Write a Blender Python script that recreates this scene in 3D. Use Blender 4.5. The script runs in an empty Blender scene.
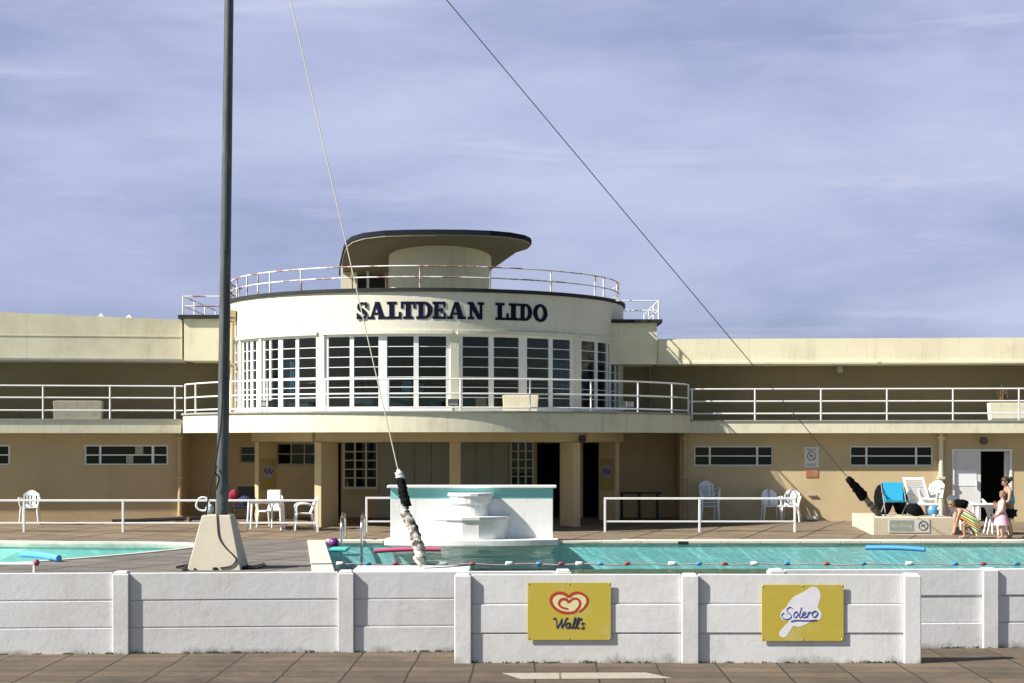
import bpy, bmesh, math, random
from math import sin, cos, tan, pi, radians, sqrt, hypot, atan2
from mathutils import Vector, Matrix
random.seed(7)
S = bpy.context.scene
COL = S.collection
F = 1700.0; YH = 440.0; EYE = 2.29          # focal length in pixels, horizon row, eye height above the deck

def WX(px, d): return (px-512.0)*d/F
def ZP(py, d): return EYE+(YH-py)*d/F
def P(px, py, d): return Vector((WX(px, d), d, ZP(py, d)))

# ------------------------------------------------------------------ mesh helper
class MB:
    def __init__(s): s.v = []; s.f = []
    def add(s, vs, fs):
        n = len(s.v); s.v += [tuple(v) for v in vs]; s.f += [tuple(i+n for i in f) for f in fs]; return s
    def hexa(s, p):      # 8 points: bottom 4 (ccw) then top 4
        return s.add(p, [(3,2,1,0),(4,5,6,7),(0,1,5,4),(1,2,6,5),(2,3,7,6),(3,0,4,7)])
    def box(s, x0,x1,y0,y1,z0,z1):
        return s.hexa([(x0,y0,z0),(x1,y0,z0),(x1,y1,z0),(x0,y1,z0),(x0,y0,z1),(x1,y0,z1),(x1,y1,z1),(x0,y1,z1)])
    def rbox(s, c, sx, sy, z0, z1, rot, tx=1.0, ty=1.0):
        q = []
        for z, a, b in ((z0,1,1),(z1,tx,ty)):
            for (u, v) in ((-1,-1),(1,-1),(1,1),(-1,1)):
                x = u*sx/2*a; y = v*sy/2*b
                q.append((c[0]+x*cos(rot)-y*sin(rot), c[1]+x*sin(rot)+y*cos(rot), z))
        return s.hexa(q)
    def mbox(s, M, u0,u1,v0,v1,z0,z1, n=1):     # box bent along a mapped wall
        vs = []; fs = []
        for i in range(n+1):
            u = u0+(u1-u0)*i/n
            vs += [M(u,v1,z0), M(u,v1,z1), M(u,v0,z1), M(u,v0,z0)]
        for i in range(n):
            a = 4*i
            for k in range(4): fs.append((a+k, a+(k+1)%4, a+4+(k+1)%4, a+4+k))
        fs += [(0,1,2,3), (4*n+3,4*n+2,4*n+1,4*n)]
        return s.add(vs, fs)
    def tube(s, pts, r, n=8, caps=True):
        pts = [Vector(p) for p in pts]; N = len(pts)
        if N < 2: return s
        rs = r if isinstance(r, (list, tuple)) else [r]*N
        t0 = (pts[1]-pts[0]).normalized()
        up = Vector((0,0,1)) if abs(t0.z) < .9 else Vector((1,0,0))
        nn = (up - t0*up.dot(t0)).normalized()
        vs = []; fs = []
        for i in range(N):
            if i == 0: t = pts[1]-pts[0]
            elif i == N-1: t = pts[-1]-pts[-2]
            else: t = (pts[i+1]-pts[i]).normalized()+(pts[i]-pts[i-1]).normalized()
            t.normalize()
            nn = (nn - t*nn.dot(t))
            nn = nn.normalized() if nn.length > 1e-6 else t.orthogonal().normalized()
            b = t.cross(nn)
            for k in range(n):
                a = 2*pi*k/n
                vs.append(pts[i]+(nn*cos(a)+b*sin(a))*rs[i])
        for i in range(N-1):
            for k in range(n):
                fs.append((i*n+k, i*n+(k+1)%n, (i+1)*n+(k+1)%n, (i+1)*n+k))
        if caps: fs += [tuple(range(n-1,-1,-1)), tuple((N-1)*n+k for k in range(n))]
        return s.add(vs, fs)
    def lathe(s, prof, c=(0,0,0), n=24, a0=0.0, a1=2*pi, sx=1, sy=1):
        full = abs(a1-a0-2*pi) < 1e-6
        m = n if full else n+1; vs = []; fs = []
        for (r, z) in prof:
            for k in range(m):
                a = a0+(a1-a0)*k/n
                vs.append((c[0]+r*cos(a)*sx, c[1]+r*sin(a)*sy, c[2]+z))
        for i in range(len(prof)-1):
            for k in range(n):
                k2 = (k+1)%m
                fs.append((i*m+k, i*m+k2, (i+1)*m+k2, (i+1)*m+k))
        return s.add(vs, fs)
    def prism(s, poly, z0, z1):
        n = len(poly)
        vs = [(p[0],p[1],z0 if not callable(z0) else z0(p)) for p in poly]+[(p[0],p[1],z1 if not callable(z1) else z1(p)) for p in poly]
        return s.add(vs, [tuple(range(n-1,-1,-1)), tuple(range(n,2*n))]+[(i,(i+1)%n,n+(i+1)%n,n+i) for i in range(n)])
    def plate(s, poly, M, v0, v1):              # polygon (u,z) lifted on a mapped wall from v0 (back) to v1 (front)
        n = len(poly)
        vs = [M(p[0],v0,p[1]) for p in poly]+[M(p[0],v1,p[1]) for p in poly]
        return s.add(vs, [tuple(range(n-1,-1,-1)), tuple(range(n,2*n))]+[(i,(i+1)%n,n+(i+1)%n,n+i) for i in range(n)])
    def ribbon(s, pts, ws, M, v0, v1, closed=False):
        N = len(pts); L = []; R = []
        for i, p in enumerate(pts):
            a = pts[(i-1)%N] if (closed or i) else p
            b = pts[(i+1)%N] if (closed or i < N-1) else p
            tx, tz = b[0]-a[0], b[1]-a[1]; l = hypot(tx, tz) or 1
            w = (ws[i] if isinstance(ws, list) else ws)/2
            L.append((p[0]-tz/l*w, p[1]+tx/l*w)); R.append((p[0]+tz/l*w, p[1]-tx/l*w))
        for i in range(N if closed else N-1):
            j = (i+1)%N
            s.plate([R[i],R[j],L[j],L[i]], M, v0, v1)
        return s
    def ellipsoid(s, c, r, nu=14, nv=9, jit=0, seed=0):
        rg = random.Random(seed); vs = []; fs = []
        for j in range(nv+1):
            t = pi*j/nv
            for k in range(nu):
                a = 2*pi*k/nu; q = 1+rg.uniform(-jit, jit)
                vs.append((c[0]+r[0]*sin(t)*cos(a)*q, c[1]+r[1]*sin(t)*sin(a)*q, c[2]+r[2]*cos(t)*q))
        for j in range(nv):
            for k in range(nu):
                fs.append((j*nu+k, (j+1)*nu+k, (j+1)*nu+(k+1)%nu, j*nu+(k+1)%nu))
        return s.add(vs, fs)
    def wall(s, M, u0,u1,z0,z1,holes,t, step=None):   # wall with openings; holes = (u0,u1,z0,z1)
        us = {u0,u1}; zs = {z0,z1}
        for h in holes:
            us |= {min(max(h[0],u0),u1), min(max(h[1],u0),u1)}; zs |= {min(max(h[2],z0),z1), min(max(h[3],z0),z1)}
        if step:
            k = int((u1-u0)/step)
            for i in range(1,k): us.add(u0+(u1-u0)*i/k)
        us = sorted(us); zs = sorted(zs)
        us = [u for i,u in enumerate(us) if i == 0 or u-us[i-1] > 1e-5]; zs = [z for i,z in enumerate(zs) if i == 0 or z-zs[i-1] > 1e-5]
        nu, nz = len(us)-1, len(zs)-1
        def solid(i,j):
            if i<0 or j<0 or i>=nu or j>=nz: return False
            u=(us[i]+us[i+1])/2; z=(zs[j]+zs[j+1])/2
            return not any(h[0]<u<h[1] and h[2]<z<h[3] for h in holes)
        for i in range(nu):
            for j in range(nz):
                if not solid(i,j): continue
                a,b,c,d = us[i],us[i+1],zs[j],zs[j+1]
                s.add([M(a,0,c),M(b,0,c),M(b,0,d),M(a,0,d)],[(0,1,2,3)])
                s.add([M(a,-t,c),M(b,-t,c),M(b,-t,d),M(a,-t,d)],[(3,2,1,0)])
                for (di,dj,q) in ((-1,0,((a,c),(a,d))),(1,0,((b,d),(b,c))),(0,-1,((b,c),(a,c))),(0,1,((a,d),(b,d)))):
                    if not solid(i+di,j+dj):
                        (p1,p2)=q
                        s.add([M(p1[0],0,p1[1]),M(p2[0],0,p2[1]),M(p2[0],-t,p2[1]),M(p1[0],-t,p1[1])],[(0,1,2,3)])
        return s
    def build(s, name, m, parent=None, smooth=False, bevel=0, weld=True, auto=None):
        me = bpy.data.meshes.new(name)
        off = Vector((0,0,0)); p = parent
        while p is not None: off += Vector(p.location); p = p.parent
        me.from_pydata([tuple(Vector(v)-off) for v in s.v], [], s.f)
        bm = bmesh.new(); bm.from_mesh(me)
        if weld: bmesh.ops.remove_doubles(bm, verts=bm.verts, dist=1e-5)
        bmesh.ops.recalc_face_normals(bm, faces=bm.faces)
        bm.to_mesh(me); bm.free()
        me.materials.append(m)
        if smooth:
            for f in me.polygons: f.use_smooth = True
            try: me.set_sharp_from_angle(angle=radians(auto or 40))
            except Exception: pass
        o = bpy.data.objects.new(name, me); COL.objects.link(o)
        if parent is not None: o.parent = parent
        if bevel:
            b = o.modifiers.new('bevel','BEVEL'); b.width = bevel; b.segments = 2; b.limit_method = 'ANGLE'; b.angle_limit = radians(50)
        return o

def tag(o, label, cat, group=None):
    o['label'] = label; o['category'] = cat
    if group: o['group'] = group
    return o
def thing(name, label, cat, loc=(0,0,0), group=None):
    o = bpy.data.objects.new(name, None); COL.objects.link(o); o.location = loc; o.empty_display_size = .2
    return tag(o, label, cat, group)
def struct(o): o['kind'] = 'structure'; return o
def dup(root, loc, rz=0, label=None, group=None):
    r = root.copy(); COL.objects.link(r); r.location = loc; r.rotation_euler = (0,0,rz)
    if label: r['label'] = label
    if group: r['group'] = group
    for ch in list(root.children):
        c = ch.copy(); COL.objects.link(c); c.parent = r
        for g in list(ch.children):
            d = g.copy(); COL.objects.link(d); d.parent = c
    return r
def cr(pts, n=8, closed=False):       # Catmull-Rom through the points
    N = len(pts); out = []
    dim = len(pts[0])
    for i in range(N if closed else N-1):
        p = [pts[(i+k)%N] if closed else pts[min(max(i+k,0),N-1)] for k in (-1,0,1,2)]
        for j in range(n):
            t = j/n
            out.append(tuple(.5*((2*p[1][k])+(-p[0][k]+p[2][k])*t+(2*p[0][k]-5*p[1][k]+4*p[2][k]-p[3][k])*t*t+(-p[0][k]+3*p[1][k]-3*p[2][k]+p[3][k])*t**3) for k in range(dim)))
    if not closed: out.append(tuple(pts[-1]))
    return out

# ------------------------------------------------------------------ materials
def newmat(name):
    m = bpy.data.materials.new(name); m.use_nodes = True
    nt = m.node_tree; b = nt.nodes['Principled BSDF']
    return m, nt, b
def nd(nt, t, **kw):
    n = nt.nodes.new(t)
    for k, v in kw.items():
        if k in n.inputs: n.inputs[k].default_value = v
        else: setattr(n, k, v)
    return n
def rgba(c): return (c[0],c[1],c[2],1)
def ramp(nt, fac, stops):
    r = nt.nodes.new('ShaderNodeValToRGB')
    el = r.color_ramp.elements
    while len(el) < len(stops): el.new(.5)
    for e, (p, c) in zip(el, stops):
        e.position = p; e.color = rgba(c) if isinstance(c, (tuple, list)) else (c,c,c,1)
    nt.links.new(fac, r.inputs[0]); return r
def noise(nt, co, scale, detail=4, rough=.6, sc=None):
    if sc is not None:
        mp = nd(nt, 'ShaderNodeMapping'); mp.inputs['Scale'].default_value = sc
        nt.links.new(co, mp.inputs[0]); co = mp.outputs[0]
    n = nd(nt, 'ShaderNodeTexNoise'); n.inputs['Scale'].default_value = scale; n.inputs['Detail'].default_value = detail; n.inputs['Roughness'].default_value = rough
    nt.links.new(co, n.inputs['Vector']); return n
def mix(nt, fac, a, b, mode='MIX'):
    m = nt.nodes.new('ShaderNodeMix'); m.data_type = 'RGBA'; m.blend_type = mode
    for sock, v in ((m.inputs[0],fac),(m.inputs[6],a),(m.inputs[7],b)):
        if hasattr(v, 'is_output'): nt.links.new(v, sock)
        elif isinstance(v, (tuple,list)): sock.default_value = rgba(v)
        else: sock.default_value = v
    return m.outputs[2]
def math_(nt, op, a, b=None):
    m = nt.nodes.new('ShaderNodeMath'); m.operation = op
    for i, v in enumerate((a,b)):
        if v is None: continue
        if hasattr(v, 'is_output'): nt.links.new(v, m.inputs[i])
        else: m.inputs[i].default_value = v
    return m.outputs[0]
def coords(nt): return nd(nt, 'ShaderNodeNewGeometry').outputs['Position']
def bump(nt, b, h, st=.2, dist=.02):
    bp = nd(nt, 'ShaderNodeBump'); bp.inputs['Strength'].default_value = st; bp.inputs['Distance'].default_value = dist
    nt.links.new(h, bp.inputs['Height']); nt.links.new(bp.outputs[0], b.inputs['Normal'])

def paint(name, base, stain=None, amt=.5, rough=.75, scale=1.2, streak=.5, bst=.25, bscale=40, lo=.45, hi=.75, base_dirt=None, cracks=0, patches=0):
    m, nt, b = newmat(name); co = coords(nt)
    n1 = noise(nt, co, scale, 6, .65); r1 = ramp(nt, n1.outputs[0], [(lo,0.0),(hi,1.0)])
    st = stain or tuple(c*.6 for c in base)
    c = mix(nt, math_(nt,'MULTIPLY', r1.outputs[0], amt), base, st)
    if streak:
        n2 = noise(nt, co, 1.0, 5, .7, (5,5,.35)); r2 = ramp(nt, n2.outputs[0], [(.55,0.0),(.8,1.0)])
        c = mix(nt, math_(nt,'MULTIPLY', r2.outputs[0], streak), c, st)
    if patches:        # areas touched up in a slightly different white, and flaked spots
        vo = nd(nt,'ShaderNodeTexVoronoi'); vo.inputs['Scale'].default_value = 1.1; vo.inputs['Randomness'].default_value = 1
        wn = noise(nt, co, 1.5, 3); nt.links.new(mix(nt, .35, co, wn.outputs['Color'], 'ADD'), vo.inputs['Vector'])
        bw_ = nd(nt,'ShaderNodeSeparateColor'); nt.links.new(vo.outputs['Color'], bw_.inputs[0])
        c = mix(nt, math_(nt,'MULTIPLY', bw_.outputs[0], patches), c, tuple(x*.80 for x in base))
        n7 = noise(nt, co, 9, 5, .75); r7 = ramp(nt, n7.outputs[0], [(.67,0.0),(.71,1.0)])
        c = mix(nt, math_(nt,'MULTIPLY', r7.outputs[0], .75), c, (.36,.33,.28))
    if cracks:         # hairline cracks, only in places
        v2 = nd(nt,'ShaderNodeTexVoronoi'); v2.feature = 'DISTANCE_TO_EDGE'; v2.inputs['Scale'].default_value = .8
        w2 = noise(nt, co, 2.2, 5, .7); nt.links.new(mix(nt, .6, co, w2.outputs['Color'], 'ADD'), v2.inputs['Vector'])
        rc = ramp(nt, v2.outputs['Distance'], [(.002,1.0),(.009,0.0)]); n8 = noise(nt, co, .9, 2); r8 = ramp(nt, n8.outputs[0], [(.48,0.0),(.6,1.0)])
        c = mix(nt, math_(nt,'MULTIPLY', math_(nt,'MULTIPLY', rc.outputs[0], r8.outputs[0]), cracks), c, tuple(x*.35 for x in base))
    if base_dirt:      # (z of ground, height, colour): splash dirt with a ragged upper edge
        sx = nd(nt,'ShaderNodeSeparateXYZ'); nt.links.new(co, sx.inputs[0])
        n3 = noise(nt, co, 2.2, 5, .7, (1,1,.6))
        h = math_(nt,'SUBTRACT', sx.outputs[2], base_dirt[0])
        k = math_(nt,'SUBTRACT', math_(nt,'MULTIPLY', math_(nt,'SUBTRACT', n3.outputs[0], .40), base_dirt[1]*4), h)
        r3 = ramp(nt, math_(nt,'MULTIPLY', k, 6), [(0.0,0.0),(1.0,.9)])
        c = mix(nt, r3.outputs[0], c, base_dirt[2])
    nt.links.new(c, b.inputs['Base Color'])
    b.inputs['Roughness'].default_value = rough
    n4 = noise(nt, co, bscale, 4, .6); n5 = noise(nt, co, bscale/9, 3, .5)
    bump(nt, b, math_(nt,'ADD', n4.outputs[0], n5.outputs[0]), bst, .012)
    return m
def plain(name, base, rough=.5, metal=0, var=.12, scale=8, spec=.5):
    m, nt, b = newmat(name); co = coords(nt)
    n1 = noise(nt, co, scale, 4, .6)
    c = mix(nt, n1.outputs[0], tuple(x*(1-var) for x in base), tuple(min(1,x*(1+var)) for x in base))
    nt.links.new(c, b.inputs['Base Color']); b.inputs['Roughness'].default_value = rough; b.inputs['Metallic'].default_value = metal
    b.inputs['Specular IOR Level'].default_value = spec
    return m

CREAM = paint('cream_render', (.80,.735,.535), (.47,.40,.27), .45, .8, .7, .6, cracks=.22)
SOFFIT = paint('soffit_shade_tone', (.30,.265,.185), (.22,.19,.13), .5, .85, .9, 0)  # canopy underside's shade put into the colour as a darker base
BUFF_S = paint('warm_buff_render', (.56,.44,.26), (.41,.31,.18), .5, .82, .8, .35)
CREAM_L = paint('cream_render_old', (.78,.71,.53), (.54,.46,.32), .6, .8, .9, .7, cracks=.3)
TAN_SHADE = paint('shade_tan_render', (.48,.36,.21), (.36,.265,.15), .5, .85, .8, .4)  # tan carries the shade and warm bounce under the balcony in its colour
OLIVE_SHADE = paint('shade_darkened_render', (.225,.185,.112), (.165,.132,.08), .5, .85, .8, .4)  # upper-wall colour darkened to hold the shade beneath the eaves
DRUMW = paint('ivory_render', (.72,.69,.58), (.52,.46,.33), .4, .75, .8, .55, lo=.5, hi=.8, cracks=.2)
FASCIA = paint('balcony_render', (.70,.66,.51), (.46,.37,.23), .55, .8, 1.6, .75, lo=.5, hi=.78, cracks=.4)
RUSTLIP = paint('rust_stained_render', (.68,.64,.50), (.42,.17,.04), .9, .8, .9, 0, lo=.62, hi=.68)
GREYC = paint('grey_concrete', (.33,.33,.32), (.2,.2,.19), .6, .9, 3, .5)
WHITEW = paint('white_masonry', (.70,.70,.71), (.46,.44,.40), .5, .7, 1.0, .38, bst=.28, bscale=11, base_dirt=(-.53,.14,(.075,.06,.04)), cracks=.22, patches=.38)
WHITEF = paint('white_fountain', (.82,.82,.82), (.56,.53,.43), .4, .6, 2.5, .55, cracks=.15)
TEALB = paint('teal_band', (.26,.62,.61), (.20,.52,.52), .4, .6, 2, .3)
WHITEP = plain('white_gloss_paint', (.80,.80,.80), .4)
FRAMEW = paint('white_window_paint', (.78,.78,.78), (.55,.48,.38), .5, .5, 2.5, .3, bst=.05, lo=.55, hi=.8)
RUSTW = paint('rusty_white_paint', (.78,.77,.75), (.25,.09,.035), .95, .55, 1.9, 0, bst=.05, lo=.47, hi=.56)
FELT = plain('dark_coping', (.04,.04,.04), .9, 0, .4, 6, .15)
CANOPYF = plain('canopy_felt', (.016,.02,.03), .85, 0, .3, 4, .15)
NAVY = plain('navy_letters', (.006,.008,.03), .8, 0, .12, 8, .12)
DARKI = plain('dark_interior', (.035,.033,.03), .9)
BLACK = plain('black_cloth', (.007,.007,.008), .9, 0, .3, 12, .1)
BLACKP = plain('black_plastic', (.015,.015,.017), .5)
BOARD = paint('grey_boarding', (.36,.34,.28), (.28,.26,.21), .5, .7, 2, .4)
STEEL = plain('stainless_steel', (.62,.63,.64), .22, 1, .05)
PLASTIC = plain('white_plastic', (.80,.81,.83), .38, 0, .06)
CURTAIN = plain('blue_curtain', (.25,.66,.85), .8)
TIMBER = plain('bare_timber', (.34,.25,.15), .8, 0, .3, 20)

def mk_mast():
    m, nt, b = newmat('mast_paint'); co = coords(nt)
    n1 = noise(nt, co, 2.0, 5, .7, (6,6,.7)); r = ramp(nt, n1.outputs[0], [(.3,(.035,.043,.047)),(.55,(.075,.09,.094)),(.75,(.18,.20,.20))])
    nt.links.new(r.outputs[0], b.inputs['Base Color']); b.inputs['Roughness'].default_value = .5
    return m
MAST = mk_mast()
MASTBASE = paint('mast_base_render', (.55,.50,.40), (.43,.38,.29), .5, .85, 2, .3)

def mk_glass():
    m, nt, b = newmat('window_glass'); out = nt.nodes['Material Output']
    nt.nodes.remove(b)
    lw = nd(nt,'ShaderNodeLayerWeight'); lw.inputs['Blend'].default_value = .5
    fr = math_(nt,'ADD', math_(nt,'MULTIPLY', math_(nt,'POWER', lw.outputs['Facing'], 5.0), .9), .04)
    tr = nd(nt,'ShaderNodeBsdfTransparent'); tr.inputs[0].default_value = (.24,.31,.36,1)
    gl = nd(nt,'ShaderNodeBsdfGlossy'); gl.inputs['Roughness'].default_value = .03; gl.inputs[0].default_value = (.80,.90,1,1)
    co = coords(nt); n = noise(nt, co, 1.6, 2); bp = nd(nt,'ShaderNodeBump'); bp.inputs['Strength'].default_value = .05
    nt.links.new(n.outputs[0], bp.inputs['Height']); nt.links.new(bp.outputs[0], gl.inputs['Normal'])
    mx = nd(nt,'ShaderNodeMixShader'); nt.links.new(fr, mx.inputs[0]); nt.links.new(tr.outputs[0], mx.inputs[1]); nt.links.new(gl.outputs[0], mx.inputs[2])
    nt.links.new(mx.outputs[0], out.inputs[0]); return m
GLASS = mk_glass()

def mk_water(name, tint, k=1.0):
    m, nt, b = newmat(name); out = nt.nodes['Material Output']; nt.nodes.remove(b); co = coords(nt)
    n1 = noise(nt, co, 1.0, 3, .55, (1.6,2.2,1)); n2 = noise(nt, co, 1.0, 2, .5, (6.5,8.5,1)); n3 = noise(nt, co, 1.0, 2, .5, (.35,.5,1))
    calm = ramp(nt, n3.outputs[0], [(.35,.5),(.65,1.0)])
    h = math_(nt,'MULTIPLY', math_(nt,'ADD', n1.outputs[0], math_(nt,'MULTIPLY', n2.outputs[0], .35)), calm.outputs[0])
    bp = nd(nt,'ShaderNodeBump'); bp.inputs['Strength'].default_value = 1.0; bp.inputs['Distance'].default_value = .10*k
    nt.links.new(h, bp.inputs['Height'])
    fr = nd(nt,'ShaderNodeFresnel'); fr.inputs['IOR'].default_value = 1.33; nt.links.new(bp.outputs[0], fr.inputs['Normal'])
    tr = nd(nt,'ShaderNodeBsdfTransparent'); tr.inputs[0].default_value = rgba(tint)
    gl = nd(nt,'ShaderNodeBsdfGlossy'); gl.inputs['Roughness'].default_value = .04; nt.links.new(bp.outputs[0], gl.inputs['Normal'])
    mx = nd(nt,'ShaderNodeMixShader'); nt.links.new(math_(nt,'MULTIPLY', fr.outputs[0], .42), mx.inputs[0])
    nt.links.new(tr.outputs[0], mx.inputs[1]); nt.links.new(gl.outputs[0], mx.inputs[2]); nt.links.new(mx.outputs[0], out.inputs[0]); return m
WATER = mk_water('pool_water', (.88,1.0,1.0))
WATER2 = mk_water('paddling_water', (.88,1.0,1.0), .6)
BASIN = paint('turquoise_pool_paint', (.42,.94,1.0), (.36,.87,.94), .5, .7, .6, 0)

KBASIN = paint('pale_green_pool_paint', (.33,.70,.66), (.26,.60,.57), .5, .7, .6, 0)
def slabs(name, c1, c2, mortar, bw, bh, msize=.012, rot=0, off=.0, stain=(.1,.09,.07), samt=.6, patch=None):
    m, nt, b = newmat(name); co = coords(nt)
    mp = nd(nt,'ShaderNodeMapping'); mp.inputs['Rotation'].default_value = (0,0,rot); nt.links.new(co, mp.inputs[0])
    wv = noise(nt, co, .8, 2); wob = mix(nt, .06, mp.outputs[0], wv.outputs['Color'], 'ADD')
    br = nd(nt,'ShaderNodeTexBrick'); br.offset = off; br.inputs['Scale'].default_value = 1
    br.inputs['Brick Width'].default_value = bw; br.inputs['Row Height'].default_value = bh; br.inputs['Mortar Size'].default_value = msize; br.inputs['Mortar Smooth'].default_value = .3
    br.inputs['Color1'].default_value = rgba(c1); br.inputs['Color2'].default_value = rgba(c2); br.inputs['Mortar'].default_value = rgba(mortar)
    nt.links.new(wob, br.inputs['Vector'])
    n1 = noise(nt, co, .9, 7, .7); r1 = ramp(nt, n1.outputs[0], [(.42,0.0),(.72,1.0)])
    c = mix(nt, math_(nt,'MULTIPLY', r1.outputs[0], samt), br.outputs[0], stain)
    n2 = noise(nt, co, 14, 4, .7); c = mix(nt, .35, c, n2.outputs[0], 'OVERLAY')
    nt.links.new(c, b.inputs['Base Color']); b.inputs['Roughness'].default_value = .85
    inv = math_(nt,'SUBTRACT', 1.0, br.outputs['Fac'])
    bump(nt, b, math_(nt,'ADD', inv, math_(nt,'MULTIPLY', n2.outputs[0], .3)), .5, .012)
    return m
PAVE = slabs('brown_paving', (.150,.108,.072), (.105,.077,.053), (.016,.018,.008),  .76, .46, .014, .015, .0, (.045,.034,.024), .85)
DECK = slabs('grey_deck_slabs', (.205,.185,.168), (.155,.14,.128), (.018,.016,.013), 1.25, .95, .034, .38, .0, (.095,.082,.07), .8)
TERR = slabs('brown_terrace_slabs', (.23,.175,.115), (.18,.135,.09), (.025,.02,.012), 1.2, .9, .03, .38, .0, (.11,.08,.05), .6)
COPING = paint('pale_coping', (.62,.59,.52), (.42,.38,.30), .6, .8, 2.2, 0)
GRASSG = plain('rough_ground', (.10,.12,.05), .95, 0, .4, 3)
SUN_E, SKY_S, SKY_K, EXPO = 5.0, .05, 11.3, .84
# ------------------------------------------------------------------ ground, deck and pools
struct(MB().add([(-400,-300,-.62),(400,-300,-.62),(400,700,-.62),(-400,700,-.62)],[(0,1,2,3)]).build('ground', GRASSG))
struct(MB().box(-45,45,-12,23.6,-.60,-.53).build('pavement', PAVE))
PALE = slabs('pale_paving', (.36,.32,.27), (.33,.29,.25), (.12,.10,.08), 1.6, .9, .015, .03, .0, (.38,.33,.27), .4)
struct(MB().add([(-.13,20.55,-.526),(1.62,20.6,-.526),(1.9,20.1,-.526),(.1,20.02,-.526)],[(0,1,2,3)]).build('pavement_patch', PALE))

def fill(outer, holes, z, name, m):
    bm = bmesh.new()
    for loop in [outer]+holes:
        vs = [bm.verts.new((p[0],p[1],z)) for p in loop]
        for i in range(len(vs)): bm.edges.new((vs[i], vs[(i+1)%len(vs)]))
    bmesh.ops.triangle_fill(bm, use_beauty=True, use_dissolve=False, edges=bm.edges)
    bmesh.ops.recalc_face_normals(bm, faces=bm.faces)
    for f in bm.faces:
        if f.normal.z < 0: f.normal_flip()
    me = bpy.data.meshes.new(name); bm.to_mesh(me); bm.free(); me.materials.append(m)
    o = bpy.data.objects.new(name, me); COL.objects.link(o); return o
POOL = [(-4.26,38.40),(26,38.40),(26,25.4),(-2.58,25.4)]
KIDS = cr([(-16,29.2),(-11.2,29.7),(-9.2,31.6),(-7.75,33.9),(-6.95,35.7),(-6.75,36.8),(-7.3,37.6),(-9.2,37.95),(-16,37.9)],8,True); KIDS = [p for i,p in enumerate(KIDS)]
deck_front = lambda x: 22.93+.055*x
struct(fill([(-34,deck_front(-34)),(34,deck_front(34)),(34,39.0),(-34,39.0)], [POOL, KIDS], 0.0, 'pool_deck', DECK))
struct(MB().add([(-34,deck_front(-34),0),(34,deck_front(34),0),(34,deck_front(34),-.6),(-34,deck_front(-34),-.6)],[(0,1,2,3)]).build('deck_edge', GREYC))
prof = [(38.99,0.0),(41.0,.07),(42.2,.13),(45.5,.18),(70,.2)]
t = MB()
for (a,za),(b_,zb) in zip(prof, prof[1:]): t.add([(-34,a,za),(34,a,za),(34,b_,zb),(-34,b_,zb)],[(0,1,2,3)])
struct(t.build('terrace', TERR))
def zdeck(d):
    if d <= 38.99: return 0.0
    for (a,za),(b_,zb) in zip(prof, prof[1:]):
        if d <= b_: return za+(zb-za)*(d-a)/(b_-a)
    return .2
# basins
t = MB(); n = len(POOL)
t.add([(p[0],p[1],0) for p in POOL]+[(p[0],p[1],-1.5) for p in POOL], [(i,(i+1)%n,n+(i+1)%n,n+i) for i in range(n)]+[(4,5,6,7)])
struct(t.build('pool_basin', BASIN))
t = MB(); n = len(KIDS)
t.add([(p[0],p[1],0) for p in KIDS]+[(p[0],p[1],-.5) for p in KIDS], [(i,(i+1)%n,n+(i+1)%n,n+i) for i in range(n)]+[tuple(range(n,2*n))])
struct(t.build('paddling_pool_basin', KBASIN))
import numpy as np
def ripples(name, x0,x1,y0,y1, step, z, amp, m, seed, keep=None):
    rs = np.random.RandomState(seed); nx,ny = int((x1-x0)/step)+1, int((y1-y0)/step)+1
    X,Y = np.meshgrid(np.linspace(x0,x1,nx), np.linspace(y0,y1,ny), indexing='ij'); Z = np.zeros_like(X)
    for i in range(26):
        lam = .3*10**rs.uniform(0,.95); th = rs.normal(pi/2,.75); k = 2*pi/lam
        Z += amp*lam*rs.uniform(.4,1)*np.sin(k*(X*np.cos(th)+Y*np.sin(th))+rs.uniform(0,6.28)+.6*np.sin(X*rs.uniform(.3,.9)+Y*rs.uniform(.3,.9)))
    calm = .62+.38*np.sin(X*.45+1.3*np.sin(Y*.35)+seed)*np.sin(Y*.6+X*.13)
    Z = np.clip(Z*calm,-.045,.045)+z
    v = np.stack([X,Y,Z],-1).reshape(-1,3)
    idx = np.arange(nx*ny).reshape(nx,ny); q = np.stack([idx[:-1,:-1],idx[1:,:-1],idx[1:,1:],idx[:-1,1:]],-1).reshape(-1,4)
    if keep is not None:
        c = v[q].mean(1); q = q[keep(c[:,0],c[:,1])]
    me = bpy.data.meshes.new(name); me.from_pydata(v.tolist(),[],q.tolist()); me.materials.append(m)
    for f in me.polygons: f.use_smooth = True
    o = bpy.data.objects.new(name,me); COL.objects.link(o); return struct(o)
ripples('pool_water',-4.3,26.0,25.4,38.41,  .07,-.05,.0055,WATER,3,lambda x,y: x > -4.26+(38.4-y)*.1292-.12)
ripples('paddling_pool_water',-16.6,-6.7,28.6,38.15,.075,-.03,.0022,WATER2,5)
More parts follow.
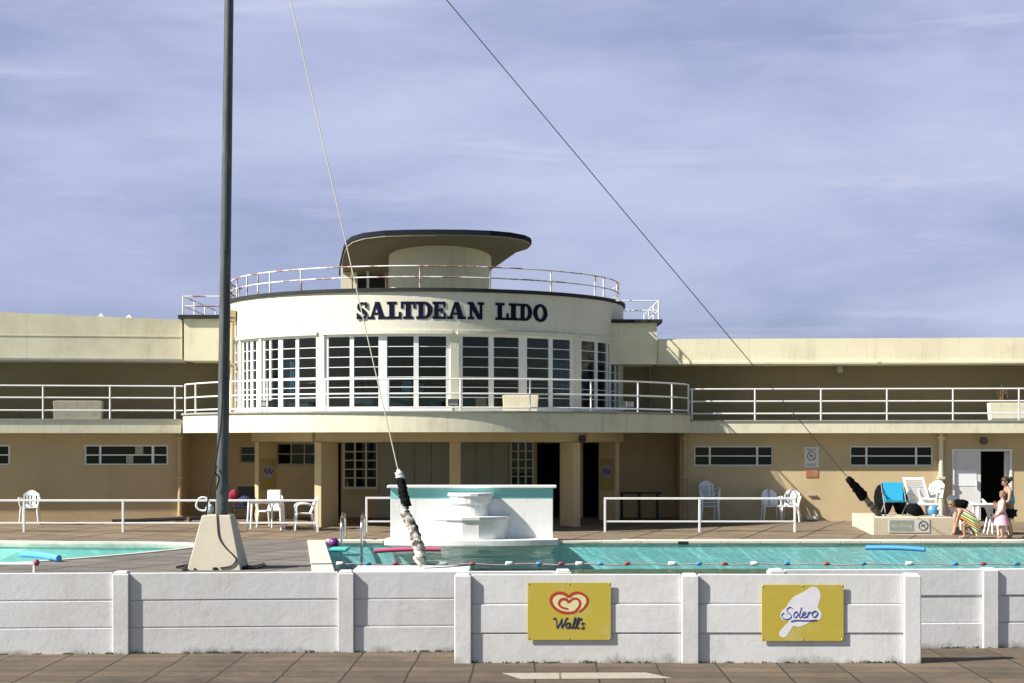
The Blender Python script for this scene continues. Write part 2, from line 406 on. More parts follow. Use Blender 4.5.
# copings
t = MB()
x = -4.26
while x < 26:
    t.box(x+.004, min(x+.9,26)-.004, 38.36, 38.98, -.05, .02+random.uniform(-.002,.002)); x += .9
struct(t.build('pool_coping', COPING, bevel=.012))
t = MB(); y = 25.4
sl = (-2.58+4.26)/(25.4-38.40)
while y < 38.3:
    y2 = min(y+.95, 38.345); xa = -2.58+(y-25.4)*sl; xb = -2.58+(y2-25.4)*sl
    z1 = .035+random.uniform(-.002,.002)
    t.hexa([(xa-.36,y+.004,-.13),(xa+.03,y+.004,-.13),(xb+.03,y2-.004,-.13),(xb-.36,y2-.004,-.13),(xa-.36,y+.004,z1),(xa+.03,y+.004,z1),(xb+.03,y2-.004,z1),(xb-.36,y2-.004,z1)]); y = y2
struct(t.build('pool_side_coping', COPING, bevel=.012))
t = MB(); K = len(KIDS)
for k in range(K):
    p,q,r0,s0 = [Vector((*KIDS[(k+o)%K],0)) for o in (0,1,-1,2)]
    na = (q-r0).normalized(); nb = (s0-p).normalized(); na = Vector((na.y,-na.x,0)); nb = Vector((nb.y,-nb.x,0))
    t.hexa([(v.x,v.y,zz) for zz in (-.12,.022) for v in (p-na*.03,p+na*.13,q+nb*.13,q-nb*.03)])
struct(t.build('paddling_pool_coping', COPING, bevel=.01))

# ------------------------------------------------------------------ lido building
B = thing('lido_building', 'cream art deco lido building with round glazed tower and long wings', 'building', (-2.38,47,0))
R14, R4 = radians(8), radians(4)
OL, OR_ = Vector((WX(182,45),45,0)), Vector((WX(680,45),45,0))
UL, NL = Vector((-cos(R14),-sin(R14),0)), Vector((sin(R14),-cos(R14),0))
UR, NR = Vector((cos(R4),-sin(R4),0)), Vector((-sin(R4),-cos(R4),0))
def ML(u,v,z): q = OL+UL*u+NL*v; return (q.x,q.y,z)
def MR(u,v,z): q = OR_+UR*u+NR*v; return (q.x,q.y,z)
def upx(O,U,N,v,px):
    O2 = O+N*v; k = (px-512)/F
    return (k*O2.y-O2.x)/(U.x-k*U.y)
def rp(px, v=0): return upx(OR_,UR,NR,v,px)
def lp(px, v=0): return upx(OL,UL,NL,v,px)
def zr(px, py, v=0): return ZP(py, MR(rp(px,v),v,0)[1])
def zl(px, py, v=0): return ZP(py, ML(lp(px,v),v,0)[1])
BY = 46.3
def MC(u,v,z): return (u, BY-v, z)
DC = (-2.38,47.0); DR = 5.45
def MD(u,v,z): return (DC[0]+(DR+v)*sin(u), DC[1]-(DR+v)*cos(u), z)
def dphi(px, v=0):
    lo, hi = radians(-82), radians(82)
    for _ in range(60):
        m = (lo+hi)/2; q = MD(m,v,0)
        if 512+F*q[0]/q[1] < px: lo = m
        else: hi = m
    return lo
BC = (-1.97,47.4); BR = 7.25
def MBc(u,v,z): return (BC[0]+(BR+v)*sin(u), BC[1]-(BR+v)*cos(u), z)
def bphi(px, v=0):
    lo, hi = radians(-66.4), radians(66.4)
    for _ in range(60):
        m = (lo+hi)/2; q = MBc(m,v,0)
        if 512+F*q[0]/q[1] < px: lo = m
        else: hi = m
    return lo

def window(M, u0,u1,z0,z1, panes, rows, sc=1.0, dv=-.05, dep=.07, top=.06, bot=.06, bar=.028, mat=None, rowlist=None, pane_mat=None, parent=None, label=None):
    mat = mat or FRAMEW; t = MB()
    n = max(1, int(abs(u1-u0)*sc/.3)) if sc != 1.0 else 1
    t.mbox(M,u0,u1,dv-dep-.004,dv+.006,z1-top,z1,n); t.mbox(M,u0,u1,dv-dep-.004,dv+.006,z0,z0+bot,n)
    edges = [u0]+[e for p in panes for e in p]+[u1]
    for i in range(0,len(edges),2):
        t.mbox(M,edges[i],edges[i+1],dv-dep,dv,z0+bot,z1-top)
    for p in panes:
        for k in range(1,rows):
            z = z0+bot+(z1-top-z0-bot)*(rowlist[k-1] if rowlist else k/rows)
            t.mbox(M,p[0],p[1],dv-dep*.8,dv-dep*.15,z-bar/2,z+bar/2)
    w = t.build('window', mat, parent or B)
    if label: w['label'] = label
    g = MB()
    for p in panes:
        nn = max(1,int((p[1]-p[0])*sc/.25)) if sc != 1.0 else 1
        for k in range(nn):
            a,b_ = p[0]+(p[1]-p[0])*k/nn, p[0]+(p[1]-p[0])*(k+1)/nn
            v = dv-dep*.5
            g.add([M(a,v,z0+bot),M(b_,v,z0+bot),M(b_,v,z1-top),M(a,v,z1-top)],[(0,1,2,3)])
    pn = g.build('pane', pane_mat or GLASS); pn.parent = w
    for vtx in pn.data.vertices: vtx.co -= Vector(B.location)
    return w
def sub(mb, name, m, parent_part, **k):       # sub-part of a building part (parts sit at the building's origin)
    o = mb.build(name, m, B, **k); o.parent = parent_part; return o

# --- wings, lower walls
SL = 14.0
# right wing
hz = [(694,773,446,466),(850,933,446,466)]
dz0 = .12
holesR = [(rp(a),rp(b_),zr((a+b_)/2,d),zr((a+b_)/2,c)) for a,b_,c,d in hz]
door = (rp(952),rp(1012),-1,zr(980,449)); holesR.append(door)
extra = rp(1085), rp(1165); holesR.append((extra[0],extra[1],zr(1100,466),zr(1100,446)))
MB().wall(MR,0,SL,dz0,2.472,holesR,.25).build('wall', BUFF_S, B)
for h in holesR[:2]+holesR[3:]:
    w_ = h[1]-h[0]; a = h[0]
    window(MR,h[0],h[1],h[2],h[3],[(a+.035,a+.19*w_),(a+.19*w_+.05,a+.79*w_),(a+.79*w_+.05,h[1]-.035)],2,top=.035,bot=.035,bar=.03)
# door: white leaf on the left, open doorway on the right
t = MB(); u0,u1,zt = door[0],door[1],door[3]; um = rp(981)
t.mbox(MR,u0,u0+.06,-.14,.02,dz0,zt-.06); t.mbox(MR,u1-.06,u1,-.14,.02,dz0,zt-.06); t.mbox(MR,u0,u1,-.144,.024,zt-.06,zt)
t.build('door_frame', FRAMEW, B)
dl = MB().mbox(MR,u0+.065,um,-.10,-.04,.19,zt-.065).build('door', paint('grey_white_door',(.70,.70,.70),(.5,.5,.5),.4,.6,2,.3), B)
sub(MB().mbox(MR,um-.10,um-.06,-.04,.0,1.0,1.22), 'handle', STEEL, dl)
sub(MB().mbox(MR,rp(955),rp(977),-.039,-.03,zr(966,486),zr(966,470)), 'notice', PLASTIC, dl)
MB().mbox(MR,rp(1006),rp(1010.5),-.25,-.20,.19,zt-.07).build('door', FRAMEW, B)
# left wing
hz = [(84,168,445,465),(-62,10,445,465)]
holesL = [(lp(b_),lp(a),zl((a+b_)/2,d),zl((a+b_)/2,c)) for a,b_,c,d in hz]
MB().wall(ML,0,SL,dz0,2.472,holesL,.25).build('wall', TAN_SHADE, B)
for i,h in enumerate(holesL):
    if i == 0:
        e = [lp(x) for x in (166.5,154,151.5,101,99,86)]
    else: e = [lp(x) for x in (8,-4,-6,-45,-47,-60)]
    w = window(ML,h[0],h[1],h[2],h[3],[(e[0],e[1]),(e[2],e[3]),(e[4],e[5])],2,top=.035,bot=.035,bar=.03)
    if i == 0:
        g = MB(); zz0,zz1 = h[2],h[3]; zm = (zz0+zz1)/2
        g.mbox(ML,lp(143),lp(135),-.076,-.066,zm+.02,zz1-.04); g.mbox(ML,lp(133),lp(126),-.076,-.066,zz0+.04,zm-.02)
        sub(g,'blocked_pane',BOARD,w)
# central ground floor wall, set back behind the columns
def cx(px): return WX(px,BY)
hc = [(240,256,446,463),(277,318,443,465),(329,341,443,524),(343,378,441,489),(510,534,441,487),(537,562,443,524),(583,600,443,524)]
HC = [(cx(a),cx(b_),ZP(d,BY) if d<520 else -1,ZP(c,BY)) for a,b_,c,d in hc]
CW = MB().wall(MC,-8.74,4.44,dz0,2.474,HC,.25).build('wall', OLIVE_SHADE if False else TAN_SHADE, B)
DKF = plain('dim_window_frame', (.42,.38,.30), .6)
for i in (0,1):
    h = HC[i]; n = 1 if i == 0 else 3; w_ = (h[1]-h[0])
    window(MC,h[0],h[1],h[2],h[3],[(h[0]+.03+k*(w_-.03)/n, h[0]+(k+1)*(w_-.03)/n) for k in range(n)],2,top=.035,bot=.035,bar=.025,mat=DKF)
for i in (3,4):
    h = HC[i]; w_ = h[1]-h[0]; n = 3
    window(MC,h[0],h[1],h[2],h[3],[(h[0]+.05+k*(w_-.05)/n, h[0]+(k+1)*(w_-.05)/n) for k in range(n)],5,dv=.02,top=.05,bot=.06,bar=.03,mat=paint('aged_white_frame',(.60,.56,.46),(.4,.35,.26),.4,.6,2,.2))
t = MB()
for a,b_,n in ((380,449,4),(460,508,3)):
    for k in range(n):
        x0 = cx(a)+(cx(b_)-cx(a))*k/n; x1 = cx(a)+(cx(b_)-cx(a))*(k+1)/n
        t.box(x0+.006,x1-.006,BY-.05,BY-.004,.17,ZP(441,BY))
t.build('shutter', BOARD, B)
MB().mbox(MC,cx(342),cx(379),.003,.09,ZP(491.5,BY),ZP(489.2,BY)).build('window_sill', TAN_SHADE, B)
# returns between the set-back centre and the wings
MB().box(OL.x-.26,OL.x-.003,45.28,46.55,dz0,2.473).build('wall', TAN_SHADE, B)
MB().box(OR_.x+.003,OR_.x+.26,45.28,46.55,dz0,2.473).build('wall', TAN_SHADE, B)
# dark rooms behind the openings
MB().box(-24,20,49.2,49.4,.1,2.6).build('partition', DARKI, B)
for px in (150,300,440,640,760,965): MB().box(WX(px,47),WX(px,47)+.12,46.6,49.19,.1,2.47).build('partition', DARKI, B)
# columns (radial fins) and beam
def fin(px,d,rot,th,dep,z1=2.24):
    c = (WX(px,d),d); MB().rbox(c,th,dep,.08,z1,rot).build('column', BUFF_S, B, bevel=.015)
    return c, rot, th, dep
fin(326.5,42.6,radians(-25),.20,.83); fin(570,42.6,radians(25),.18,.80); fin(455,42.5,radians(3),.28,.40)
finD = fin(266,44.8,radians(-35),.14,.72); finE = fin(609,44.8,radians(35),.14,.72)
a,b_ = WX(316,42.4),WX(583,42.4)
t = MB().box(a,b_,42.3,42.62,2.242,2.476)
for (p,q) in (((a,42.45),(WX(256,45.0),45.0)),((b_,42.45),(WX(619,45.0),45.0))):
    dx,dy = q[0]-p[0],q[1]-p[1]; l = hypot(dx,dy)
    t.rbox(((p[0]+q[0])/2,(p[1]+q[1])/2), l, .26, 2.246, 2.4755, atan2(dy,dx))
t.build('beam', BUFF_S, B)
# balcony slab: bowed centre, straight wings
aL, aR = atan2(-8.61-BC[0], BC[1]-44.5), atan2(4.67-BC[0], BC[1]-44.5)
arc = [MBc(aL+(aR-aL)*k/56,0,0)[:2] for k in range(57)]
poly = arc+[(4.9,53),(-9.3,53)]
MB().prism(poly,2.475,2.935).build('balcony_slab', FASCIA, B)
t = MB().mbox(MBc,aL,aR,-.6,.05,2.936,2.985,56)
LEDGE = GREYC
t.build('balcony_edge', LEDGE, B, bevel=.008)
MB().mbox(ML,.0,SL,-5,.5,2.47,2.80).build('balcony_slab', FASCIA, B)
MB().mbox(MR,.24,SL,-5,.5,2.47,2.775).build('balcony_slab', FASCIA, B)
MB().mbox(ML,.03,SL,-.3,.53,2.801,2.84).build('balcony_edge', LEDGE, B)
MB().mbox(MR,.27,SL,-.3,.53,2.776,2.81).build('balcony_edge', LEDGE, B)
# upper walls and roofs of the wings
MB().mbox(ML,-2,SL,-1.75,-1.5,2.79,4.42).build('upper_wall', OLIVE_SHADE, B)
MB().mbox(MR,-2.2,SL,-1.75,-1.5,2.77,4.42).build('upper_wall', OLIVE_SHADE, B)
t = MB(); z0 = 4.39
pl = [ML(0,0,0),ML(SL,0,0),ML(SL,-9,0),ML(-.5,-9,0)]
t.hexa([(p[0],p[1],z0) for p in pl]+[(pl[0][0],pl[0][1],5.47),(pl[1][0],pl[1][1],5.95),(pl[2][0],pl[2][1],5.95),(pl[3][0],pl[3][1],5.47)])
roofL = t.build('roof', CREAM_L, B)
MB().mbox(ML,0,SL,-.2,.05,4.375,4.43).build('eaves_lip', GREYC, B)
MB().mbox(ML,0,SL,.002,.012,5.015,5.03).build('render_joint', CREAM_L, B)
u0 = -.6
MB().mbox(MR,u0,SL,-9,0,4.305,4.965).build('roof', CREAM, B)
MB().mbox(MR,u0,SL,-.2,.06,4.295,4.345).build('eaves_lip', RUSTLIP, B)
# end blocks beside the tower
MB().box(-8.66,-7.2,44.88,50,4.387,5.49).build('roof_block', CREAM, B)
MB().box(-8.80,-7.2,44.78,50.1,5.49,5.59).build('coping', FELT, B)
MB().box(2.45,3.83,44.93,50,4.297,5.385).build('roof_block', CREAM, B)
MB().box(2.45,3.97,44.83,50.1,5.385,5.475).build('coping', FELT, B)
# --- the round tower
wins = [ # (outer px range, pane px ranges)
 ((232.6,238.6),[(233.4,235.2),(236.0,238.0)]),
 ((240.5,258.5),[(241.8,244.6),(246.0,248.8),(251.2,254.6),(256.0,257.8)]),
 ((261,316),[(263.3,267.7),(269.5,276.8),(281,294.3),(297.4,315)]),
 ((324,450.5),[(327.3,349),(353,378),(386.5,413.5),(418.5,446.5)]),
 ((459,575.5),[(463,489.5),(494.5,520),(528,550.3),(554,572)]),
 ((581.5,612),[(583,597),(599.3,608.6),(609.7,611.4)]),
]
W = []
for (o,ps) in wins:
    W.append((dphi(o[0]),dphi(o[1]),[(dphi(a),dphi(b_)) for a,b_ in ps]))
a5 = W[5][1]; W[5] = (W[5][0], a5+.20, W[5][2]+[(a5+.015,a5+.09),(a5+.105,a5+.185)])
zw0, zw1 = 2.95, 4.90
MB().wall(MD,-pi,pi,2.93,5.92,[(w[0],w[1],zw0,zw1) for w in W],.28,step=radians(4)).build('tower_wall', DRUMW, B, smooth=True, auto=30)
for w in W:
    window(MD,w[0],w[1],zw0,zw1,w[2],7,sc=DR,dv=-.05,dep=.08,top=.07,bot=.14,bar=.018)
    MB().mbox(MD,w[0]-.008,w[1]+.008,.002,.05,zw1-.01,zw1+.07,12).build('window_head', DRUMW, B)
MB().mbox(MD,-pi,pi,-.28,.05,5.921,6.01,120).build('coping', FELT, B)
t = MB().lathe([(0,0),(DR-.26,0),(DR-.26,.12),(0,.12)],(DC[0],DC[1],5.50),64); t.build('tower_roof', FELT, B)
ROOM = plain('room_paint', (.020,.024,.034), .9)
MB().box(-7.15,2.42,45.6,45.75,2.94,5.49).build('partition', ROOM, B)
for a,b_,zt_,zb_ in ((283,293,4.35,3.35),(402,412,3.75,3.2),(418,424,3.7,3.2),(556,571,4.3,3.4),(584,590,4.3,3.3)):
    p0,p1 = dphi(a,-.6),dphi(b_,-.6); t = MB()
    for k in range(6):
        q0,q1 = p0+(p1-p0)*k/6,p0+(p1-p0)*(k+.7)/6
        t.mbox(MD,q0,q1,-.66-.03*(k%2),-.62-.03*(k%2),zb_,zt_)
    t.build('blind', CURTAIN, B)
t = MB()
for w in W[2:5]: t.mbox(MD,w[0],w[1],-.5,-.44,2.95,3.40,8)
t.build('low_screen', plain('grey_green_screen',(.16,.23,.22),.7), B)
# stair tower and canopy on the roof
cz = lambda p: 7.69-.12*(p[1]-45.0)
MB().lathe([(1.43,5.6),(1.43,7.62)],(WX(440,47.5),47.5,0),48).build('stair_tower', CREAM, B, smooth=True)
rim = [(340,50.0),(340.6,49.0),(344.5,46.9),(347.5,46.2),(352.5,45.75),(364,45.35),(385,45.08),(410,45.0),(435,44.97),(465,45.0),(490,45.1),(510,45.3),(524,45.6),(529.5,45.9),(530.5,46.15),(527,46.5),(516,46.9),(491,49.1),(481,50.0)]
rp_ = [(WX(px,d),d) for px,d in rim]
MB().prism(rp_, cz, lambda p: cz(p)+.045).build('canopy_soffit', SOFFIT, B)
cxm = (sum(p[0] for p in rp_)/len(rp_), sum(p[1] for p in rp_)/len(rp_))
rp2 = [(cxm[0]+(p[0]-cxm[0])*1.012, cxm[1]+(p[1]-cxm[1])*1.012) for p in rp_]
MB().prism(rp2, lambda p: cz(p)+.046, lambda p: cz(p)+.165).build('canopy_roof', CANOPYF, B)
MS = lambda u,v,z: (u,49.3-v,z)
MB().wall(MS,WX(341,49.3),WX(400,49.3),5.6,7.16,[(WX(357,49.3),WX(385,49.3),5.7,ZP(263,49.3))],.2).build('stair_wall', CREAM, B)
MB().box(WX(355,49.6),WX(388,49.6),49.7,49.75,5.6,7.1).build('partition', DARKI, B)
MB().box(WX(366.5,49.25),WX(369,49.25),49.25,49.3,5.62,ZP(266,49.3)).build('door_post', FRAMEW, B)
MB().box(WX(386.2,47.9),WX(388,47.9),47.88,47.93,5.6,7.3).build('door_post', TIMBER, B)
MB().box(WX(341,48.5),WX(343,48.5),48.45,48.5,5.6,7.25).build('canopy_post', FRAMEW, B)
# --- railings of the building
def railing(pathf, us, zf, rails, posts_u, m, name, r=.02, pr=.022, ext=0, parent=B):
    t = MB()
    for h in rails: t.tube([Vector(pathf(u,h)) for u in us], r, 8)
    for u in posts_u: t.tube([Vector(pathf(u,zf)), Vector(pathf(u,rails[0]+.002))], pr, 8)
    return t.build(name, m, parent, smooth=True)
rr = DR-.12
RoofP = lambda u,z: (DC[0]+rr*sin(u),DC[1]-rr*cos(u),z)
def rphi(px): return dphi(px,-.12)
pu = [rphi(x) for x in (237,247,258,270,301,352,420,490,551,595)]+[radians(64),radians(78)]
railing(RoofP,[radians(-100+200*k/70) for k in range(71)],5.6,(6.56,6.29),[radians(-98),radians(-86)]+pu+[radians(92)],RUSTW,'roof_railing',.018,.021)
for (x0,x1,zc) in ((-8.70,-7.4,5.59),(3.88,2.5,5.475)):
    t = MB(); yf,yb = 44.98,49.9
    zt_ = zc+.50
    for h in (zt_, zc+.24): t.tube([(x1,yf,h),(x0,yf,h),(x0,yb,h)],.018,8)
    for q in ((x0,yf),(x0,yf+1.6),(x0,yf+3.2),(x0,yb)): t.tube([(q[0],q[1],zc-.02),(q[0],q[1],zt_)],.021,8)
    t.build('roof_railing', RUSTW if x0 < 0 else WHITEP, B, smooth=True)
BalP = lambda u,z: MBc(u,-.06,z)
railing(BalP,[aL+(aR-aL)*k/60 for k in range(61)],2.95,(3.74,3.39,3.06),[bphi(x,-.06) for x in (184,195.5,226,267.5,325.5,388.5,460.5,530,591,638,672)]+[aR],WHITEP,'balcony_railing')
railing(lambda u,z: ML(u,.44,z),[lp(183,.44),SL],2.80,(3.70,3.39,3.06),[lp(x,.44) for x in (175,110,43,-22,-88)],WHITEP,'balcony_railing')
railing(lambda u,z: MR(u,.44,z),[rp(690,.44),SL],2.78,(3.62,3.30,2.98),[rp(x,.44) for x in (692,755,821,887,953,1019,1085)],WHITEP,'balcony_railing')
# --- drainpipes
def pipe(x,y,z0,z1,r,m): 
    t = MB().tube([(x,y,z0),(x,y,z1)],r,10)
    for z in (z0+.12,(z0+z1)/2,z1-.12): t.box(x-r*1.5,x+r*1.5,y-r*1.25,y+r*1.25,z-.03,z+.03)
    return t.build('drainpipe', m, B)
q = MD(dphi(236),.09,0); pt = pipe(q[0],q[1],2.98,5.55,.055,TAN_SHADE)
sub(MB().box(q[0]-.09,q[0]+.09,q[1]-.09,q[1]+.07,5.5,5.68),'rain_hopper',TAN_SHADE,pt)
q = ML(.05,.09,0); pipe(q[0],q[1],.14,2.46,.06,TAN_SHADE)
q = MR(.12,.09,0); pipe(q[0],q[1],.14,2.46,.06,TAN_SHADE)
q = MR(rp(940.5),.09,0); pipe(q[0],q[1],.14,2.46,.06,CREAM)
q = MR(rp(650,-1.4),-1.4,0); pipe(q[0],q[1],2.8,4.3,.04,OLIVE_SHADE)

# --- SALTDEAN LIDO lettering on the tower
def rect(a,b_,c,d): return [(a,c),(b_,c),(b_,d),(a,d)]
def ring(cx_,cy_,rx,ry,wx,wy,a0,a1,n=14):
    o = [];
    for k in range(n):
        t0,t1 = a0+(a1-a0)*k/n, a0+(a1-a0)*(k+1)/n
        o.append([(cx_+rx*cos(t0),cy_+ry*sin(t0)),(cx_+rx*cos(t1),cy_+ry*sin(t1)),(cx_+(rx-wx)*cos(t1),cy_+(ry-wy)*sin(t1)),(cx_+(rx-wx)*cos(t0),cy_+(ry-wy)*sin(t0))])
    return o
sf = .15
def gl(ch):
    if ch == 'I': return [rect(.24,.76,0,1),rect(0,1,0,sf),rect(0,1,1-sf,1)]
    if ch == 'L': return [rect(.16,.50,0,1),rect(0,1,0,sf),rect(0,.68,1-sf,1),rect(.82,1,0,.40)]
    if ch == 'T': return [rect(.33,.67,0,1),rect(.16,.84,0,sf),rect(0,1,1-sf,1),rect(0,.17,.60,1),rect(.83,1,.60,1)]
    if ch == 'E': return [rect(.14,.46,0,1),rect(0,1,0,sf),rect(0,.97,1-sf,1),rect(.4,.76,.43,.57),rect(.64,.78,.33,.67),rect(.83,1,0,.36),rect(.80,.97,.66,1)]
    if ch == 'D': return [rect(.14,.44,0,1),rect(0,.52,0,sf),rect(0,.52,1-sf,1)]+ring(.5,.5,.5,.5,.30,sf,-pi/2,pi/2,16)
    if ch == 'O': return ring(.5,.5,.53,.53,.30,.16,0,2*pi,32)
    if ch == 'N': return [rect(.12,.28,0,1),rect(.74,.90,0,1),rect(0,.40,0,sf),rect(.60,1,1-sf,1),[(0,1),(.34,1),(.90,0),(.62,0)],rect(0,.3,1-sf,1)]
    if ch == 'A': return [[(.10,.0),(.24,.0),(.54,1),(.40,1)],[(.36,1),(.62,1),(.93,0),(.64,0)],rect(.26,.7,.25,.38),rect(0,.36,0,sf),rect(.54,1.0,0,sf)]
    if ch == 'S':
        c = cr([(.86,.74),(.74,.88),(.5,.93),(.22,.85),(.17,.68),(.36,.56),(.62,.47),(.83,.32),(.78,.14),(.5,.07),(.24,.12),(.12,.28)],6)
        ps = []
        for i in range(len(c)-1):
            t = i/(len(c)-1); w = .13+.15*max(0,1-abs(t-.5)*3)
            a,b2 = c[i],c[i+1]; dx,dy = b2[0]-a[0],b2[1]-a[1]; l = hypot(dx,dy) or 1
            nx,ny = -dy/l*w/2,dx/l*w/2
            ps.append([(a[0]+nx-dx*.3,a[1]+ny-dy*.3),(a[0]-nx-dx*.3,a[1]-ny-dy*.3),(b2[0]-nx+dx*.3,b2[1]-ny+dy*.3),(b2[0]+nx+dx*.3,b2[1]+ny+dy*.3)])
        return ps+[rect(.80,.94,.64,1),rect(.04,.18,0,.36)]
word = [('S',356,367),('A',367.5,386),('L',386.5,401),('T',400.5,415.5),('D',416,432.5),('E',432.5,446),('A',447,466),('N',468,484.5),('L',496,509.5),('I',509.5,519),('D',519.5,533),('O',534.5,548)]
zb_, zt_ = ZP(319.3,41.7), ZP(302.0,41.7)
for ch,a,b_ in word:
    p0,p1 = dphi(a,.05),dphi(b_,.05); t = MB()
    for k,poly in enumerate(gl(ch)):
        t.plate([(p0+(p1-p0)*x_, zb_+(zt_-zb_)*z_) for x_,z_ in poly], MD, .003+.0002*k, .011+.0005*k)
    t.build('letter', NAVY, B, weld=False)
# ------------------------------------------------------------------ white panel walls in front of the pool
def panel_wall(label, p0, p1, posts, z0, z1, top_extra=0.0, seed=0, post_w=.215):
    rg = random.Random(seed)
    d = Vector((p1[0]-p0[0],p1[1]-p0[1],0)); L = d.length; U = d/L; N = Vector((U.y,-U.x,0))
    M = lambda u,v,z: tuple(Vector((p0[0],p0[1],0))+U*u+N*v+Vector((0,0,z)))
    root = thing('panel_wall', label, 'wall', (p0[0],p0[1],z0))
    ph = (z1-z0)/3
    us = [(x-p0[0])/U.x for x in posts]
    for u in us:
        t = MB(); hw = post_w/2; e = .012
        t.hexa([M(u-hw,.048,z0-.03),M(u+hw,.048,z0-.03),M(u+hw,-.17,z0-.03),M(u-hw,-.17,z0-.03),M(u-hw,.048,z1-.012),M(u+hw,.048,z1-.012),M(u+hw,-.17,z1-.012),M(u-hw,-.17,z1-.012)])
        t.hexa([M(u-hw+e,.038,z1-.0121),M(u+hw-e,.038,z1-.0121),M(u+hw-e,-.16,z1-.0121),M(u-hw+e,-.16,z1-.0121),M(u-hw+.03,.02,z1+.012+top_extra),M(u+hw-.03,.02,z1+.012+top_extra),M(u+hw-.03,-.14,z1+.012+top_extra),M(u-hw+.03,-.14,z1+.012+top_extra)])
        t.build('post', WHITEW, root, bevel=.012)
    edges = [0.0]+[e for u in us for e in (u-post_w/2-.002,u+post_w/2+.002)]+[L]
    for i in range(0,len(edges),2):
        a,b_ = edges[i],edges[i+1]
        if b_-a < .15: continue
        t = MB()
        for k in range(3):
            o = rg.uniform(-.011,.011); g = .004+rg.uniform(0,.004); ti = rg.uniform(-.003,.003)
            za,zb2 = z0+k*ph+(g if k else -.02), z0+(k+1)*ph-(g if k<2 else 0)
            t.hexa([M(a,o,za+ti),M(b_,o-ti,za-ti),M(b_,-.09,za-ti),M(a,-.09,za+ti),M(a,o,zb2+ti),M(b_,o-ti,zb2-ti),M(b_,-.09,zb2-ti),M(a,-.09,zb2+ti)])
        t.mbox(M,a,b_,-.075,-.02,z0,z1-.03)      # dark infill behind the open joints
        t.build('panel', WHITEW, root, bevel=.009)
    return root, M
ry = lambda x: 22.72+.055*x
XL = [WX(120.5,22.4),WX(346,22.6)]
panel_wall('long white painted panel wall at the left, in front of the flagpole', (-12.6,ry(-12.6)), (.80,ry(.80)), [XL[0]-2*2.98,XL[0]-2.98,XL[0],XL[1],.69], -.55, .535, .012, 1)
panel_wall('white painted panel wall set back at the far right', (3.46,ry(3.46)), (15.5,ry(15.5)), [3.57,WX(991.5,23.0),WX(991.5,23.0)+2.95,WX(991.5,23.0)+5.9], -.55, .54, 0, 2)
fw, MWF = panel_wall('white painted panel wall standing forward, carrying two yellow signs', (WX(454.5,21.5),21.5), (WX(920.5,21.5),21.5), [WX(463,21.5),WX(690,21.5),WX(912,21.5)], -.53, .59, 0, 3)
YELLOW = paint('yellow_sign_board', (.50,.40,.055), (.60,.53,.26), .55, .45, 2.6, 0, bst=.03, lo=.55, hi=.72)
RED = plain('logo_red', (.42,.045,.02), .5); INK = plain('logo_navy', (.012,.014,.09), .5); BLUEINK = plain('logo_blue', (.03,.05,.30), .5)
CREAMINK = plain('logo_pale', (.72,.66,.38), .5); WHITEINK = plain('logo_white', (.74,.74,.80), .5)
MW = lambda u,v,z: (u, 21.49-v, z)
def sign_board(name, label, px0,px1,py0,py1):
    r = thing(name, label, 'sign', (WX((px0+px1)/2,21.49),21.49,ZP((py0+py1)/2,21.49)))
    x0,x1,z0,z1 = WX(px0,21.49),WX(px1,21.49),ZP(py1,21.49),ZP(py0,21.49)
    MB().mbox(MW,x0,x1,.006,.016,z0,z1).build('board', YELLOW, r, bevel=.003)
    for i in (0,.5,1):
        for j in (0,1):
            t = MB().ellipsoid((x0+.02+(x1-x0-.04)*i, 21.49-.016, z0+.02+(z1-z0-.04)*j),(.011,.005,.011),8,5); t.build('screw', STEEL, r)
    return r
def cw(ox,oy,sc): return lambda p: (WX(ox+p[0]/sc,21.49), ZP(oy+p[1]/sc,21.49))
def pen(t, pts, conv, wthick, wthin, ang=35, v=.018, n=5, closed=False):
    c = cr(pts, n, closed); ws = []
    N = len(c)
    for i in range(N):
        a = c[max(0,i-1)]; b_ = c[min(N-1,i+1)]
        th = atan2(-(b_[1]-a[1]), b_[0]-a[0]); ws.append(wthin+(wthick-wthin)*abs(sin(th-radians(ang))))
    t.ribbon([conv(p) for p in c], ws, MW, .0155, v, closed)
pxm = 21.49/F
r = sign_board('ice_cream_sign', 'yellow board with a red heart emblem over dark script lettering, on the white wall', 527.5,611,582.5,640)
k = cw(500,570,5.69); q = pxm/5.69
heart = [(391,152),(415,134),(452,130),(486,148),(496,178),(480,210),(440,236),(390,243),(345,234),(308,210),(289,178),(297,148),(328,131),(365,134)]
MB().plate([k(p) for p in reversed(cr(heart,6,True))], MW, .0155, .0168).build('heart_ground', CREAMINK, r)
t = MB()
for i,(pp,w1,w2) in enumerate((([(391,154),(364,134),(326,131),(296,150),(290,180),(308,212),(345,236),(390,243),(425,236),(450,208),(455,184),(441,165),(415,163),(393,182)],18,12),
           ([(393,184),(372,165),(348,168),(335,188),(348,210),(388,222)],17,10),
           ([(391,154),(416,133),(454,130),(488,150),(496,180),(479,212),(448,238)],17,9))):
    c = [k(p) for p in cr(pp,6)]; N = len(c)
    t.ribbon(c, [ (w1+(w2-w1)*j/N)*q for j in range(N)], MW, .0162, .0186+.0004*i)
t.build('heart_logo', RED, r, weld=False)
t = MB(); i = 0
